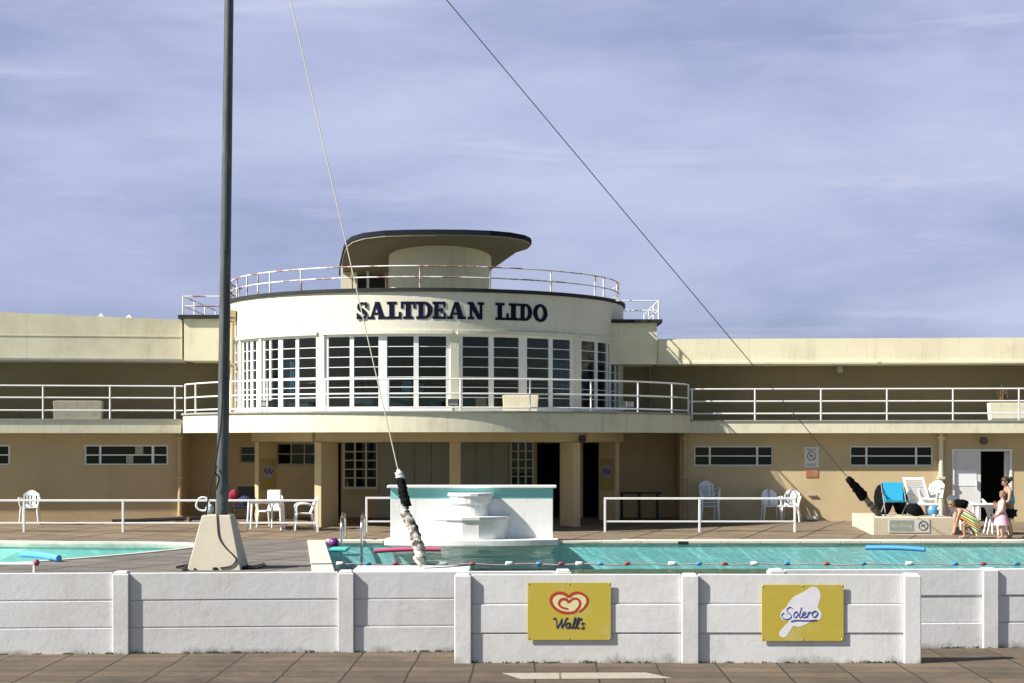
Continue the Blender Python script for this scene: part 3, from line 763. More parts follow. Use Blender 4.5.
for pp in ([(303,282),(312,274),(320,278),(322,300),(325,332)],[(325,332),(342,302),(352,276)],[(352,276),(350,302),(351,331)],[(351,331),(366,303),(377,278),(386,273)],
           [(399,304),(388,300),(377,311),(375,326),(384,331),(394,321),(400,302),(397,322),(402,331),(410,325)],
           [(410,325),(424,300),(432,277),(426,272),(419,298),(415,324),(422,331),(430,325)],[(430,325),(444,300),(452,277),(446,272),(439,298),(435,324),(441,331),(448,326)],
           [(463,272),(459,286)],[(482,305),(471,301),(464,309),(474,318),(475,328),(464,332),(456,327)]):
    pen(t, pp, k, 9*q, 2.6*q, 120, .0190+.0003*i); i += 1
t.build('lettering', INK, r, weld=False)
r = sign_board('ice_lolly_sign', 'yellow board with a white ice lolly shape and blue italic name, on the white wall', 761.5,843.5,584.5,641)
k = cw(740,570,5.69)
blob = [(400,98),(430,98),(450,118),(457,150),(447,190),(443,214),(458,236),(462,262),(446,284),(405,290),(378,306),(335,322),(303,318),(288,340),(264,374),(242,383),(223,370),(228,346),(258,312),(280,290),(244,284),(229,264),(235,236),(262,212),(278,184),(308,150),(350,130),(378,114)]
MB().plate([k(p) for p in reversed(cr(blob,4,True))], MW, .0155, .0175).build('lolly_shape', WHITEINK, r)
t = MB(); i = 0
for pp in ([(300,222),(286,212),(268,222),(270,240),(288,254),(288,272),(268,281),(244,274),(236,258),(248,244)],
           [(322,238),(308,246),(304,262),(312,271),(324,262),(328,246),(322,238),(312,242)],[(350,212),(341,240),(335,264),(344,270),(352,262)],
           [(354,258),(370,250),(371,240),(361,239),(354,252),(356,267),(366,270),(378,262)],[(388,238),(384,256),(380,271)],[(384,256),(393,242),(404,241)],
           [(428,234),(415,239),(408,252),(413,265),(424,267),(436,256),(440,243),(434,235),(426,234),(417,238)],[(288,292),(325,286),(375,288),(436,284)]):
    pen(t, pp, k, 7.5*q, 2.6*q, 120, .0190+.0003*i); i += 1
t.build('lettering', BLUEINK, r, weld=False)

# ------------------------------------------------------------------ flagpole with its concrete foot
MX = WX(218.5,30.4)
fp = thing('flagpole', 'tall dark weathered flagpole rising from a sloping buff concrete foot', 'flagpole', (MX,30.4,0))
MB().rbox((MX,30.4),.95,.95,-.02,.955,0,.53,.53).build('foot', MASTBASE, fp, bevel=.015)
px0 = WX(222,30.4); TOP = Vector((px0+.19,30.4,14.74))
base = Vector((px0,30.4,.94))
t = MB().tube([base+(TOP-base)*k for k in (0,.15,.4,.7,1)],[.108,.104,.093,.08,.062],20); t.build('pole', MAST, fp, smooth=True)
MB().tube([TOP,TOP+Vector((.0,0,.12))],[.09,.02],14).build('finial', MAST, fp)
hp = [P(225,250,30.26),P(222.5,400,30.25),P(217.5,450,30.24),P(214.5,470,30.23),P(219,478,30.25),P(216,490,30.26)]
MB().tube(cr([tuple(p) for p in hp],6),.014,6).build('halyard', BLACKP, fp)
MB().tube(cr([tuple(P(*p)) for p in ((217,466,30.23),(212,480,30.2),(208,500,30.2),(206.5,513,30.2),(202.5,530,30.15),(197,548,30.1),(191.5,562,30.0),(186,569.5,29.95))],6),.015,6).build('cable', BLACKP, fp)
MB().tube(cr([tuple(P(*p)) for p in ((219,470,30.25),(226,480,30.24),(229,492,30.24),(222,505,30.25))],6),.012,6).build('cable', BLACKP, fp)
fy = lambda py: 30.4-.475+(568-py)/53*.223-.006
MB().tube(cr([tuple(P(px,py,fy(py))) for px,py in ((217,514),(217.5,524),(219,537),(225,547),(233,555),(236,560),(231,566),(220,568))],6),.012,6).build('cable', BLACKP, fp)
# hose coiled over the rail beside it, and cables lying on the deck
tag(MB().tube([tuple(P(203+7*cos(a)*(1+.1*sin(3*a)), 504+7*sin(a), 40.75)) for a in [2*pi*k/16*1.9 for k in range(17)]],.022,8).build('hose', PLASTIC), 'pale hose looped over the white rail behind the flagpole', 'hose')
tag(MB().ellipsoid(P(209.5,509,40.7),(.10,.08,.11),10,7,.1,3).build('cloth_bundle', plain('pale_blue_cloth',(.45,.55,.65),.9)), 'small pale blue bundle hanging on the rail beside the flagpole', 'bundle')
rg = random.Random(5)
def lying(pts, r, z=.012): return cr([(p[0]+rg.uniform(-.04,.04),p[1]+rg.uniform(-.04,.04),z+rg.uniform(0,.02)) for p in pts],6)
def dk(px,py): d = EYE*F/(py-YH); return (WX(px,d),d)
tag(MB().tube(lying([dk(*p) for p in ((176,569),(184,567),(190,569),(182,571),(188,566),(195,570))],0),.022,6).build('cable', BLACKP), 'tangled dark cable end lying left of the flagpole foot', 'cable')
tag(MB().tube(lying([dk(*p) for p in ((214,570.5),(228,569),(240,566.5),(252,567.5),(262,565),(250,569.5),(238,568))],0),.026,6).build('cable', BLACKP), 'tangled dark cable lying along the right of the flagpole foot', 'cable')

# ------------------------------------------------------------------ concrete anchor blocks and guy wires
blk = tag(MB().box(WX(352,24.3),WX(470,24.6),23.9,25.2,-.01,.43).build('anchor_block', WHITEF, bevel=.02), 'low white slab behind the wall, holding the wrapped wire', 'concrete block')
plinth = tag(MB().box(8.54,10.47,40.2,42.7,.0,.457).build('concrete_plinth', paint('plinth_render',(.60,.53,.40),(.46,.38,.26),.5,.85,1.5,.4), bevel=.012), 'low buff concrete plinth at the poolside with loungers on it', 'plinth')
A1 = Vector((WX(421,24.6),24.6,.42)); A2 = Vector((WX(880,41.2),41.2,.45))
def wire_pts(A, sag, n=40): 
    o = []
    for i in range(n+1):
        t_ = i/n; p = A.lerp(TOP,t_); p.z -= sag*4*t_*(1-t_); o.append(p)
    return o
def t_at(pts, py):
    best = min(range(len(pts)-1), key=lambda i: abs((YH+(EYE-pts[i].z)*F/pts[i].y)-py)); return best
CLOTH = paint('ragged_pale_cloth', (.50,.48,.43), (.06,.055,.05), .95, .9, 7, 0, bst=.8, bscale=30, lo=.47, hi=.54)
GREYROPE = paint('grey_wrapping', (.17,.16,.14), (.05,.05,.045), .8, .9, 9, 0, bst=.8)
WIRE = plain('steel_wire', (.13,.13,.13), .5); WIREL = plain('pale_wire', (.42,.38,.33), .5)
def wrap(root, pts, pya, pyb, r0, r1, m, name, seed, jit=.22, n=26, ox=0):
    rg = random.Random(seed); a,b_ = t_at(pts,pya), t_at(pts,pyb); seg = pts[min(a,b_):max(a,b_)+1]
    P_ = [seg[0].lerp(seg[-1], i/n) for i in range(n+1)]
    P_ = [p+Vector((rg.uniform(-.2,.2)*r0+ox*r0*sin(5*i/n), rg.uniform(-.2,.2)*r0, 0)) for i,p in enumerate(P_)]
    rs = [(r0+(r1-r0)*i/n)*(1+rg.uniform(-jit,jit)) for i in range(n+1)]; rs[0] *= .5; rs[-1] *= .5
    return MB().tube(P_, rs, 12).build(name, m, root, smooth=True, auto=180)
g1 = thing('guy_wire', 'thin pale wire from the flagpole, its foot wrapped in ragged cloth on the white slab', 'guy wire', tuple(A1))
p1 = wire_pts(A1, .05, 240); MB().tube([tuple(p) for p in p1[::8]], .009, 6).build('wire', WIREL, g1)
wrap(g1,p1,566,503,.085,.062,CLOTH,'cloth_wrapping',1,.13,34,.5)
wrap(g1,p1,547,524,.055,.05,BLACK,'black_wrapping',5,.2,10,0).location.x += .055
wrap(g1,p1,509,478,.072,.062,BLACK,'black_wrapping',2,.06)
wrap(g1,p1,479,470,.065,.05,plain('white_tape',(.62,.62,.62),.7),'tape_knot',3,.4,8)
g2 = thing('guy_wire', 'thin dark wire from the flagpole to the poolside plinth with a black wrapped foot', 'guy wire', tuple(A2))
p2 = wire_pts(A2, .02, 240); MB().tube([tuple(p) for p in p2[::8]], .0105, 6).build('wire', WIRE, g2)
wrap(g2,p2,516,495,.085,.07,GREYROPE,'grey_wrapping',4,.25)
wrap(g2,p2,498,477,.13,.07,BLACK,'black_wrapping',6,.12,20)
# ------------------------------------------------------------------ fountain
FX = -.92
ft = thing('fountain', 'white tiered fountain against a wall with a turquoise band, at the pool edge', 'fountain', (FX,38.3,0))
x0,x1 = WX(390.5,38.3),WX(553,38.3)
zt_, zb_ = ZP(488,38.3), ZP(498.5,38.3)
MB().box(x0,x1,38.3,38.6,-.05,zb_).build('back_wall', WHITEF, ft, bevel=.01)
MB().box(x0,x1,38.298,38.6,zb_+.001,zt_).build('band', TEALB, ft)
MB().box(WX(387,38.2),WX(556.5,38.2),38.2,38.66,zt_+.001,zt_+.062).build('cap', WHITEF, ft, bevel=.012)
n = 24; pl = [(x0-.12+(x1-x0+.24)*k/n, 38.27-.68*sin(pi*(.08+.84*k/n))**.8) for k in range(n+1)]+[(x1+.12,38.58),(x0-.12,38.58)]
MB().prism(pl,-.075,.075).build('base_ledge', WHITEF, ft, bevel=.02)
def half(rx,ry,n,z0,z1,k0=1.0,k1=1.0,cy=38.29):
    a = [pi+pi*i/n for i in range(n+1)]
    return MB().add([(FX+rx*k0*cos(t_),cy+ry*k0*sin(t_),z0) for t_ in a]+[(FX+rx*k1*cos(t_),cy+ry*k1*sin(t_),z1) for t_ in a],
        [(i,i+1,n+2+i,n+1+i) for i in range(n)]+[tuple(range(n,-1,-1)),tuple(range(n+1,2*n+2)),(0,n+1,2*n+1,n)])
half(.86,.62,7,.076,.50,.93,.985).build('lower_basin', WHITEF, ft, bevel=.012)
half(.89,.65,7,.501,.585,1,1.01).build('basin_rim', WHITEF, ft, bevel=.012)
half(.38,.38,14,.586,.86,1.04,.98).build('pedestal', WHITEF, ft)
half(.49,.45,10,.861,1.03,.94,1).build('upper_bowl', WHITEF, ft, bevel=.01)
half(.53,.48,10,1.031,1.105,1,1).build('bowl_rim', WHITEF, ft, bevel=.01)
# ------------------------------------------------------------------ poolside railings, ladder
def ground_rail(label, xs, y, ztop, zlow, posts, end=(True,True), r=.026):
    g = thing('pool_railing', label, 'railing', (posts[0],y,zdeck(y)), 'white poolside railings')
    for x in posts: MB().box(x-r,x+r,y-r,y+r,zdeck(y)-.01,ztop-r-.001).build('post', WHITEP, g, bevel=.006)
    MB().box(xs[0],xs[1],y-r,y+r,ztop-r,ztop+r).build('rail', WHITEP, g, bevel=.008)
    MB().box(xs[0]+(.06 if end[0] else 0),xs[1]-(.06 if end[1] else 0),y-r*.8,y+r*.8,zlow-r*.8,zlow+r*.8).build('rail', WHITEP, g, bevel=.006)
W41 = lambda px: WX(px,41)
ground_rail('long white two-bar railing at the left, behind the flagpole', (W41(-120),W41(319)), 41, ZP(500.5,41), ZP(523,41), [W41(-75),W41(24),W41(123),W41(217),W41(317.8)])
ground_rail('short white two-bar railing just left of the fountain', (W41(365.5),W41(400)), 41, ZP(498,41), ZP(521.5,41), [W41(366.5),W41(399)])
ground_rail('white two-bar railing right of the fountain in front of the dark recess', (W41(604),W41(796)), 41, ZP(498.5,41), ZP(521.5,41), [W41(605),W41(699.5),W41(794.8)])
ld = thing('pool_ladder', 'pair of curved steel pool handrails left of the fountain', 'pool ladder', (WX(351,38.6),38.6,0))
for px in (341.5,361.5):
    x = WX(px,38.4)
    MB().tube(cr([(x,39.25,.0),(x,39.2,.45),(x,39.0,.60),(x+.01,38.55,.60),(x+.02,38.2,.42),(x+.03,38.1,.0),(x+.03,38.1,-.9)],8),.03,10).build('handrail', STEEL, ld, smooth=True)
for z in (-.3,-.6): MB().box(WX(341.5,38.4),WX(361.5,38.4)+.03,38.03,38.17,z,z+.03).build('tread', STEEL, ld)
# ------------------------------------------------------------------ things afloat and around the water
RB = plain('red_plastic',(.30,.05,.06),.5); BB = plain('blue_plastic',(.06,.24,.48),.5)
lr = thing('lane_rope', 'rope of red, white and blue floats strung across the near side of the pool', 'lane rope', (2,31.6,0))
pts = [(WX(px,31.6),31.6+.03*sin(px*.05),-.02+.012*sin(px*.11)) for px in range(322,1130,8)]
MB().tube(pts,.012,6).build('rope', plain('rope_pink',(.4,.28,.30),.8), lr)
for px,c in ((443,'w'),(472,'r'),(509,'w'),(539,'b'),(561,'r'),(579,'w'),(600,'b'),(627,'r'),(672,'w'),(699,'b'),(724.5,'r'),(754,'w'),(787,'b'),(826.5,'r'),(863,'b'),(909.5,'w'),(955,'b'),(983,'r'),(1017,'b'),(1050,'w'),(340,'w'),(368,'b'),(395,'r')):
    x = WX(px,31.6); m = {'w':PLASTIC,'r':RB,'b':BB}[c]
    o = MB().lathe([(0,-.055),(.025,-.055),(.04,-.035),(.044,0),(.04,.035),(.025,.055),(0,.055)] if c != 'w' else [(0,-.07),(.042,-.07),(.05,-.06),(.05,.06),(.042,.07),(0,.07)],tuple(lr.location),12).build('float', m, lr, smooth=True)
    o.scale = (.82,.82,.9); o.rotation_euler = (0,pi/2,random.uniform(-.2,.2)); o.location = (x-lr.location.x, .03*sin(px*.05), -.008)
def bar(name,label,cat,a,b_,r,m,n=10): 
    a,b_ = Vector(a),Vector(b_); mid = [a.lerp(b_,k/6)+Vector((0,0,.02*sin(pi*k/6))) for k in range(7)]
    return tag(MB().tube(mid,r,n).build(name,m,smooth=True), label, cat)
bar('pool_noodle','long pink foam noodle floating in front of the fountain','pool noodle',(WX(374,35),35.0,.0),(WX(441,35.2),35.2,.02),.045,plain('pink_foam',(.62,.10,.22),.8))
bar('pool_noodle','short blue foam noodle lying on the edge of the paddling pool','pool noodle',(WX(22,32.8),32.8,.09),(WX(59,31.9),31.9,.07),.065,plain('blue_foam',(.10,.36,.78),.8))
bar('pool_float','long blue float lying in the water below the plinth','pool float',(WX(866,36.6),36.6,-.03),(WX(925,36.0),36.0,-.03),.052,plain('blue_vinyl',(.04,.26,.58),.6))
tag(MB().box(WX(330,35.6),WX(348,35.6),35.3,36.0,-.03,.03).build('kickboard', plain('teal_foam',(.08,.48,.44),.8), bevel=.02),'teal foam kickboard floating beside the pool corner','kickboard')
tag(MB().ellipsoid((WX(334,37),37,.05),(.115,.115,.115),16,10).build('ball', plain('purple_ball',(.13,.02,.17),.4), smooth=True),'small purple ball floating at the pool corner','ball')
tag(MB().box(WX(678,37.9),WX(688.5,37.9),37.85,37.95,-.04,.03).build('skimmer_float', BLACKP, bevel=.01),'small black float close to the far pool edge','float')
wp = thing('marker_post', 'short white post and bar with a red knob beside the paddling pool', 'post', (WX(34.5,27),27,0))
MB().tube([(WX(34.5,27),27,-.01),(WX(34.5,27),27,.34)],.026,10).build('post', WHITEP, wp)
MB().tube([(WX(33.4,27),27,.32),(WX(-40,27),27,.32)],.026,10).build('bar', WHITEP, wp)
MB().ellipsoid((WX(37,27),26.97,.345),(.05,.05,.055),12,8).build('knob', RB, wp, smooth=True)
# pipes and boards left along the foot of the wall
def zt(d): return zdeck(d)
for i,(a,b_,lab) in enumerate((((112,43.6),(203,44.0),'black pipe nearest the terrace, lying along the wall at the left'),((142,44.0),(196,44.3),'black pipe nearest the wall, lying along the wall at the left'))):
    p,q_ = (WX(*a),a[1]),(WX(*b_),b_[1])
    tag(MB().tube([(p[0],p[1],zt(p[1])+.06),((p[0]+q_[0])/2,(p[1]+q_[1])/2+.03,zt(44)+.075),(q_[0],q_[1],zt(q_[1])+.12)],.045,8).build('pipe',BLACKP),lab,'pipe')
tag(MB().box(WX(176,44),WX(190,44),43.9,44.25,zt(44)-.01,zt(44)+.13).build('timber_block',TIMBER,bevel=.01),'short block of bare wood under the black pipes','wood block')
tag(MB().tube(cr([(WX(px,43.2),43.2+.1*sin(px*.3),zt(43.2)+.03) for px in (40,52,64,78,90,104)],6),.03,6).build('hose',BLACKP),'thin black hose on the terrace beside the white chair at the left','hose')
# ------------------------------------------------------------------ signs fixed to the building and plinth
def text_polys(body, size, M, u, z, v0, m, name, parent, shear=0, align='CENTER', sx=1.0):
    cu = bpy.data.curves.new(name,'FONT'); cu.body = body; cu.size = size; cu.shear = shear; cu.align_x = align; cu.align_y = 'CENTER'; cu.resolution_u = 4
    tmp = bpy.data.objects.new(name, cu); COL.objects.link(tmp); bpy.context.view_layer.update()
    me = tmp.evaluated_get(bpy.context.evaluated_depsgraph_get()).to_mesh()
    t = MB().add([M(u+p.co.x*sx,v0,z+p.co.y) for p in me.vertices],[tuple(f.vertices) for f in me.polygons])
    tmp.evaluated_get(bpy.context.evaluated_depsgraph_get()).to_mesh_clear()
    bpy.data.objects.remove(tmp); bpy.data.curves.remove(cu)
    return t.build(name, m, parent)
def prohibition(M,u,z,R,v,root,m):
    t = MB()
    N = 28; t.ribbon([(u+R*cos(2*pi*i/N),z+R*sin(2*pi*i/N)) for i in range(N)], R*.16, M, v, v+.004, True)
    t.ribbon([(u-R*.7,z+R*.7),(u+R*.7,z-R*.7)], R*.16, M, v, v+.005)
    t.build('prohibition_mark', m, root)
    f = MB(); f.ribbon(cr([(u-R*.5,z-.25*R),(u-.1*R,z+.1*R),(u+.45*R,z+.25*R)],5),[R*.16]*11,M,v,v+.003); f.ribbon([(u-.05*R,z+.1*R),(u+.3*R,z-.35*R)],R*.14,M,v,v+.0035)
    f.build('diver_symbol', m, root)
MP = lambda u,v,z: (u,40.2-v,z)
sg = thing('no_diving_sign','grey No Diving sign with a crossed circle on the front of the plinth','sign',(WX(909,40.2),40.2,ZP(526,40.2)))
s0,s1,z0,z1 = WX(888.5,40.2),WX(929.5,40.2),ZP(532.5,40.2),ZP(519,40.2)
MB().mbox(MP,s0,s1,.004,.014,z0,z1).build('board', plain('pale_grey_board',(.62,.62,.60),.5), sg)
MB().mbox(MP,s0+.03,s0+.60,.0145,.0165,z0+.03,z1-.03).build('text_panel', plain('sage_panel',(.30,.33,.27),.5), sg)
text_polys('No Diving',.115,MP,s0+.315,(z0+z1)/2,.0185,plain('pale_text',(.62,.64,.58),.5),'lettering',sg)
prohibition(MP,s1-.15,(z0+z1)/2,.105,.0145,sg,BLACKP)
sg = thing('pool_rules_sign','white notice with a crossed circle fixed to the buff wall','sign',MR(rp(811),0,ZP(457,44.8)))
a,b_ = rp(804.5),rp(818.5); z0,z1 = zr(811,467.5),zr(811,447)
MB().mbox(MR,a,b_,.004,.014,z0,z1).build('board', plain('white_board',(.70,.70,.70),.5), sg)
prohibition(MR,(a+b_)/2,(z0+z1)/2+.03,.11,.0145,sg,BLACKP)
for zz in (z1-.05,z1-.09,z0+.05,z0+.09):
    n = int((b_-a-.08)/.012); MB().ribbon([(a+.04+.012*k_,zz+random.uniform(-.010,.010)) for k_ in range(n)],.011,MR,.0145,.016).build('text_line', BLACKP, sg)
tag(MB().mbox(MR,rp(806),rp(818),.004,.016,zr(811,477.5),zr(811,470)).build('warning_plate', paint('faded_red',(.36,.14,.07),(.45,.32,.22),.6,.6,6,0)),'faded red plate under the white notice on the wall','sign')
tag(MB().mbox(MR,rp(808),rp(816),.003,.05,zr(811,496),zr(811,494.5)).build('wall_vent', BOARD),'thin vent slot low on the wall under the red plate','vent')
tag(MB().mbox(MR,rp(807),rp(818),.003,.06,zr(811,519.5),zr(811,516)).build('wall_box', PLASTIC),'small pale box at the foot of the wall under the signs','box')
def fin_sign(f, side, label):
    c,rot,th,dep = f; e1 = Vector((cos(rot),sin(rot),0)); nn = Vector((sin(rot),-cos(rot),0)); c = Vector((c[0],c[1],0))
    if side > 0: M = lambda u,v,z: tuple(c+e1*(th/2+v)-nn*u+Vector((0,0,z)))
    else: M = lambda u,v,z: tuple(c-e1*(th/2+v)+nn*u+Vector((0,0,z)))
    r = thing('hanging_sign', label, 'sign', M(0,0,1.4))
    z0,z1 = ZP(490,44.8),ZP(459,44.8); h = .30
    MB().mbox(M,-h,h,.003,.012,z0,z1).build('board', paint('shade_dulled_yellow_board',(.40,.31,.13),(.34,.27,.14),.6,.6,4,0), r)  # board yellow darkened in the colour for the shade around the pillars
    zc = z0+(z1-z0)*.60
    MB().plate([(h*.8*cos(2*pi*k/18)*(1+.15*cos(3*2*pi*k/18)),zc+.19*sin(2*pi*k/18)*(1+.12*sin(4*pi*k/18))) for k in range(18)],M,.0125,.015).build('pale_shape', plain('pale_print',(.36,.36,.38),.6,0,.3,14), r)
    t = MB(); t.ribbon(cr([(-.18,zc-.05),(-.10,zc+.07),(-.04,zc-.06),(.04,zc+.06),(.10,zc-.05),(.19,zc+.04)],5),.035,M,.0152,.018)
    t.build('scrawl_mark', BLUEINK, r)
    MB().plate([(h*.6*cos(2*pi*k/14),z0+.17+.09*sin(2*pi*k/14)) for k in range(14)],M,.0125,.015).build('yellow_shape', plain('yellow_print',(.46,.34,.04),.6), r)
fin_sign(finD, 1, 'yellow board with a pale blue shape on the left pillar, behind the white table')
fin_sign(finE, -1, 'yellow board with a pale shape on the shaded right pillar')
# ------------------------------------------------------------------ lamps, planters, roof domes
def flood(label, pos, face, m=BLACKP, group=None):
    r = thing('floodlight', label, 'floodlight', tuple(pos), group)
    p = Vector(pos); f = Vector(face).normalized()
    MB().tube([p,p+Vector((0,0,.16))],.018,8).build('bracket',m,r)
    c = p+Vector((0,0,.19)); rot = atan2(f.x,-f.y)
    t = MB(); t.rbox((c.x,c.y),.26,.15,c.z-.08,c.z+.09,rot,1.05,.8); t.build('housing',m,r,bevel=.012)
    q_ = c+f*.08; t = MB(); t.rbox((q_.x,q_.y),.22,.02,c.z-.06,c.z+.07,rot); t.build('lens',plain('lamp_glass',(.25,.27,.28),.15),r)
flood('black floodlight on the balcony edge at the left of the tower', MBc(bphi(258),-.3,2.986), (-.5,-1,0))
flood('small black floodlight on the balcony at the middle of the tower', MBc(bphi(454.5),-.35,2.986), (0,-1,0))
flood('small black floodlight on the balcony at the right end of the tower', MBc(bphi(637),-.3,2.986), (.6,-1,0))
def wall_lamp(label,pos,out,sz,m,name='wall_lamp'):
    r = thing(name,label,'lamp',tuple(pos)); p = Vector(pos); o = Vector(out).normalized()
    MB().tube([p,p+o*sz],.025,8).build('bracket',m,r)
    t = MB(); c = p+o*(sz+.06); t.lathe([(0,-sz*.9),(sz*.55,-sz*.8),(sz*.75,-sz*.2),(sz*.6,sz*.5),(.0,sz*.6)],tuple(c),14); t.build('lamp_head',m,r,smooth=True)
wall_lamp('grey bulkhead lamp high on the shaded upper wall at the right',MR(rp(839,-1.5),-1.5,zr(839,369,-1.5)),tuple(NR),.13,plain('lamp_grey',(.35,.35,.33),.5))
wall_lamp('dark lamp on the wall above the white door',MR(rp(982),0,zr(982,440)),tuple(NR),.14,plain('lamp_bronze',(.10,.08,.06),.5))
wall_lamp('black spotlight under the balcony at the right hand column',(WX(582,42.2),42.28,ZP(438,42.2)),(0,-1,0),.13,BLACKP,'spotlight')
def planter(label,M,u0,u1,v0,v1,z0,z1,m,tp=.92):
    um,vm = (u0+u1)/2,(v0+v1)/2; r = thing('planter',label,'planter',M(um,vm,z0))
    q_ = [(u0,v1),(u1,v1),(u1,v0),(u0,v0)]
    t = MB().hexa([M(um+(a-um)*tp,vm+(b_-vm)*tp,z0) for a,b_ in q_]+[M(a,b_,z1) for a,b_ in q_]); t.build('tub',m,r,bevel=.01)
    t = MB().mbox(M,um+(u0-um)*.9,um+(u1-um)*.9,vm+(v0-vm)*.85,vm+(v1-vm)*.85,z1+.001,z1+.02); t.build('soil',TIMBER,r)
    return r
planter('long weathered planter box on the left balcony',ML,lp(102,.1),lp(53,.1),-.35,.1,2.81,zl(77,401,.1),paint('planter_grey',(.42,.38,.30),(.24,.21,.16),.7,.9,5,.3),.97)
planter('cream tapered planter box on the balcony in front of the tower windows',lambda u,v,z:(u,41.35-v,z),WX(502.5,41),WX(538.5,41),0,.5,2.95,ZP(395.5,41),CREAM,.94)
pr = planter('cream planter with a dry reddish plant on the right balcony',MR,rp(990,.0),rp(1026,.0),-.4,.05,2.79,zr(1000,403),FASCIA,.93)
t = MB(); rg = random.Random(9); c0 = Vector(MR(rp(1003,-.15),-.15,zr(1000,403)+.02))
for i in range(26):
    a = rg.uniform(0,2*pi); l = rg.uniform(.2,.45); tip = c0+Vector((cos(a)*.22*rg.random(),sin(a)*.15*rg.random(),l)); s_ = c0+Vector((rg.uniform(-.1,.1),rg.uniform(-.05,.05),0))
    t.tube([s_,s_.lerp(tip,.6)+Vector((rg.uniform(-.03,.03),0,0)),tip],[.008,.006,.003],4)
    for k in range(4):
        q_ = s_.lerp(tip,rg.uniform(.4,1)); t.add([q_,q_+Vector((rg.uniform(-.04,.04),rg.uniform(-.03,.03),rg.uniform(0,.05))),q_+Vector((rg.uniform(-.04,.04),rg.uniform(-.03,.03),rg.uniform(-.02,.04)))],[(0,1,2)])
tag(t.build('dry_plant',plain('dry_leaf',(.17,.10,.06),.9,0,.5)),'dry reddish brown plant growing in the cream planter on the right balcony','plant')
for px,lab in ((101,'white pyramid roof dome on the left roof, the one farther left'),(129,'white pyramid roof dome on the left roof, the one nearer the tower')):
    c = WX(px,46.5); zb2 = 5.50
    tag(MB().rbox((c,46.5),.34,.34,zb2,zb2+.19+(.07 if px < 110 else .03),.4,.05,.05).build('roof_dome',PLASTIC),lab,'roof dome','white roof domes')

# weeds and moss rooted where the walls meet the paving
rg = random.Random(21); t = MB()
def tuft(x,y,h,n):
    for i in range(n):
        a = rg.uniform(0,2*pi); l = h*rg.uniform(.4,1); px_,py_ = x+rg.uniform(-.06,.06),y+rg.uniform(-.035,.01); dx,dy = cos(a)*l*.7,sin(a)*l*.5; w_ = .006
        t.add([(px_-w_,py_,-.531),(px_+w_,py_,-.531),(px_+dx*.5+w_*.6,py_+dy*.5,-.53+l*.7),(px_+dx*.5-w_*.6,py_+dy*.5,-.53+l*.7),(px_+dx,py_+dy,-.53+l*.85)],[(0,1,2,3),(3,2,4)])
for i in range(150):
    x = rg.uniform(-7,7)
    if rg.random() < .45: x = rg.choice((-6.0,-5.1,-3.9,-2.3,-.9,.4,2.6,4.6,6.2))+rg.gauss(0,.22)
    y = 21.50 if -.74 < x < 5.17 else ry(x)-.02
    tuft(x,y,rg.uniform(.012,.05),rg.randint(5,14))
o = t.build('weeds', plain('weed_green',(.045,.055,.018),.9,0,.5,12)); o['kind'] = 'stuff'
# ------------------------------------------------------------------ chairs, tables, loungers
TB = MB
def plastic_chair(label, style=0, m=None):
    m = m or PLASTIC; r = thing('plastic_chair', label, 'chair', (0,0,0))
    t = TB(); n = 6      # dished seat
    g = []
    for i in range(n+1):
        for j in range(n+1):
            x = -.22+.44*i/n; y = -.22+.43*j/n
            g.append((x*(1-.10*j/n), y, .43-.02*sin(pi*i/n)*sin(pi*j/n)-(.02 if j == 0 else 0)-.015*j/n))
    N = n+1; vs = g+[(p[0],p[1],p[2]-.022) for p in g]; k = N*N; fs = []
    for i in range(n):
        for j in range(n):
            q = (i*N+j,(i+1)*N+j,(i+1)*N+j+1,i*N+j+1); fs += [q, tuple(k+x for x in reversed(q))]
    bd = [i*N for i in range(N)]+[n*N+j for j in range(1,N)]+[i*N+n for i in range(n-1,-1,-1)]+[j for j in range(n-1,0,-1)]
    for a,b_ in zip(bd,bd[1:]+bd[:1]): fs.append((a,b_,k+b_,k+a))
    t.add(vs,fs); t.build('seat',m,r,smooth=True)
    B_ = lambda u,v,z: (u, .19+.16*((z-.40)/.45)-.05*(1-(u/.24)**2)*0-v+.05*(u/.24)**2*-1, z)
    t = TB()
    if style == 0:      # slatted back with an arched top
        for x in (-.20,.155): t.mbox(B_,x,x+.045,-.012,.012,.41,.74,1)
        for x in (-.115,-.04,.035,.11-.03): t.mbox(B_,x-.012,x+.030,-.010,.010,.46,.76,1)
        t.mbox(B_,-.20,.20,-.013,.013,.42,.475,6)
        pl = [(-.20+.4*i/10, .73+.11*sin(pi*i/10)) for i in range(11)]
        for (a,b_) in zip(pl,pl[1:]): t.plate([(a[0],.70),(b_[0],.70),(b_[0],b_[1]),(a[0],a[1])],B_,-.013,.013)
    else:               # solid round back
        pl = [(.215*cos(pi*i/14)*-1, .60+.25*sin(pi*i/14)) for i in range(15)]
        for (a,b_) in zip(pl,pl[1:]): t.plate([(a[0],.42),(b_[0],.42),(b_[0],b_[1]),(a[0],a[1])],B_,-.012,.012)
    t.build('backrest',m,r,smooth=True,auto=35)
    for sx_ in (-1,1):
        TB().tube([(sx_*.20,-.19,.415),(sx_*.235,-.235,0)],[.026,.019],8).build('leg',m,r,smooth=True)
        TB().tube([(sx_*.185,.18,.415),(sx_*.22,.27,0)],[.026,.019],8).build('leg',m,r,smooth=True)
        TB().tube(cr([(sx_*.215,-.19,.42),(sx_*.25,-.20,.58),(sx_*.265,-.12,.645),(sx_*.255,.06,.645),(sx_*.205,.235,.60)],6),.021,8).build('armrest',m,r,smooth=True)
    return r
def at(o, px, py, d, rz=0, z=None):
    o.location = (WX(px,d), d, zdeck(d) if z is None else z); o.rotation_euler = (0,0,rz); return o
G = 'white plastic garden chairs'
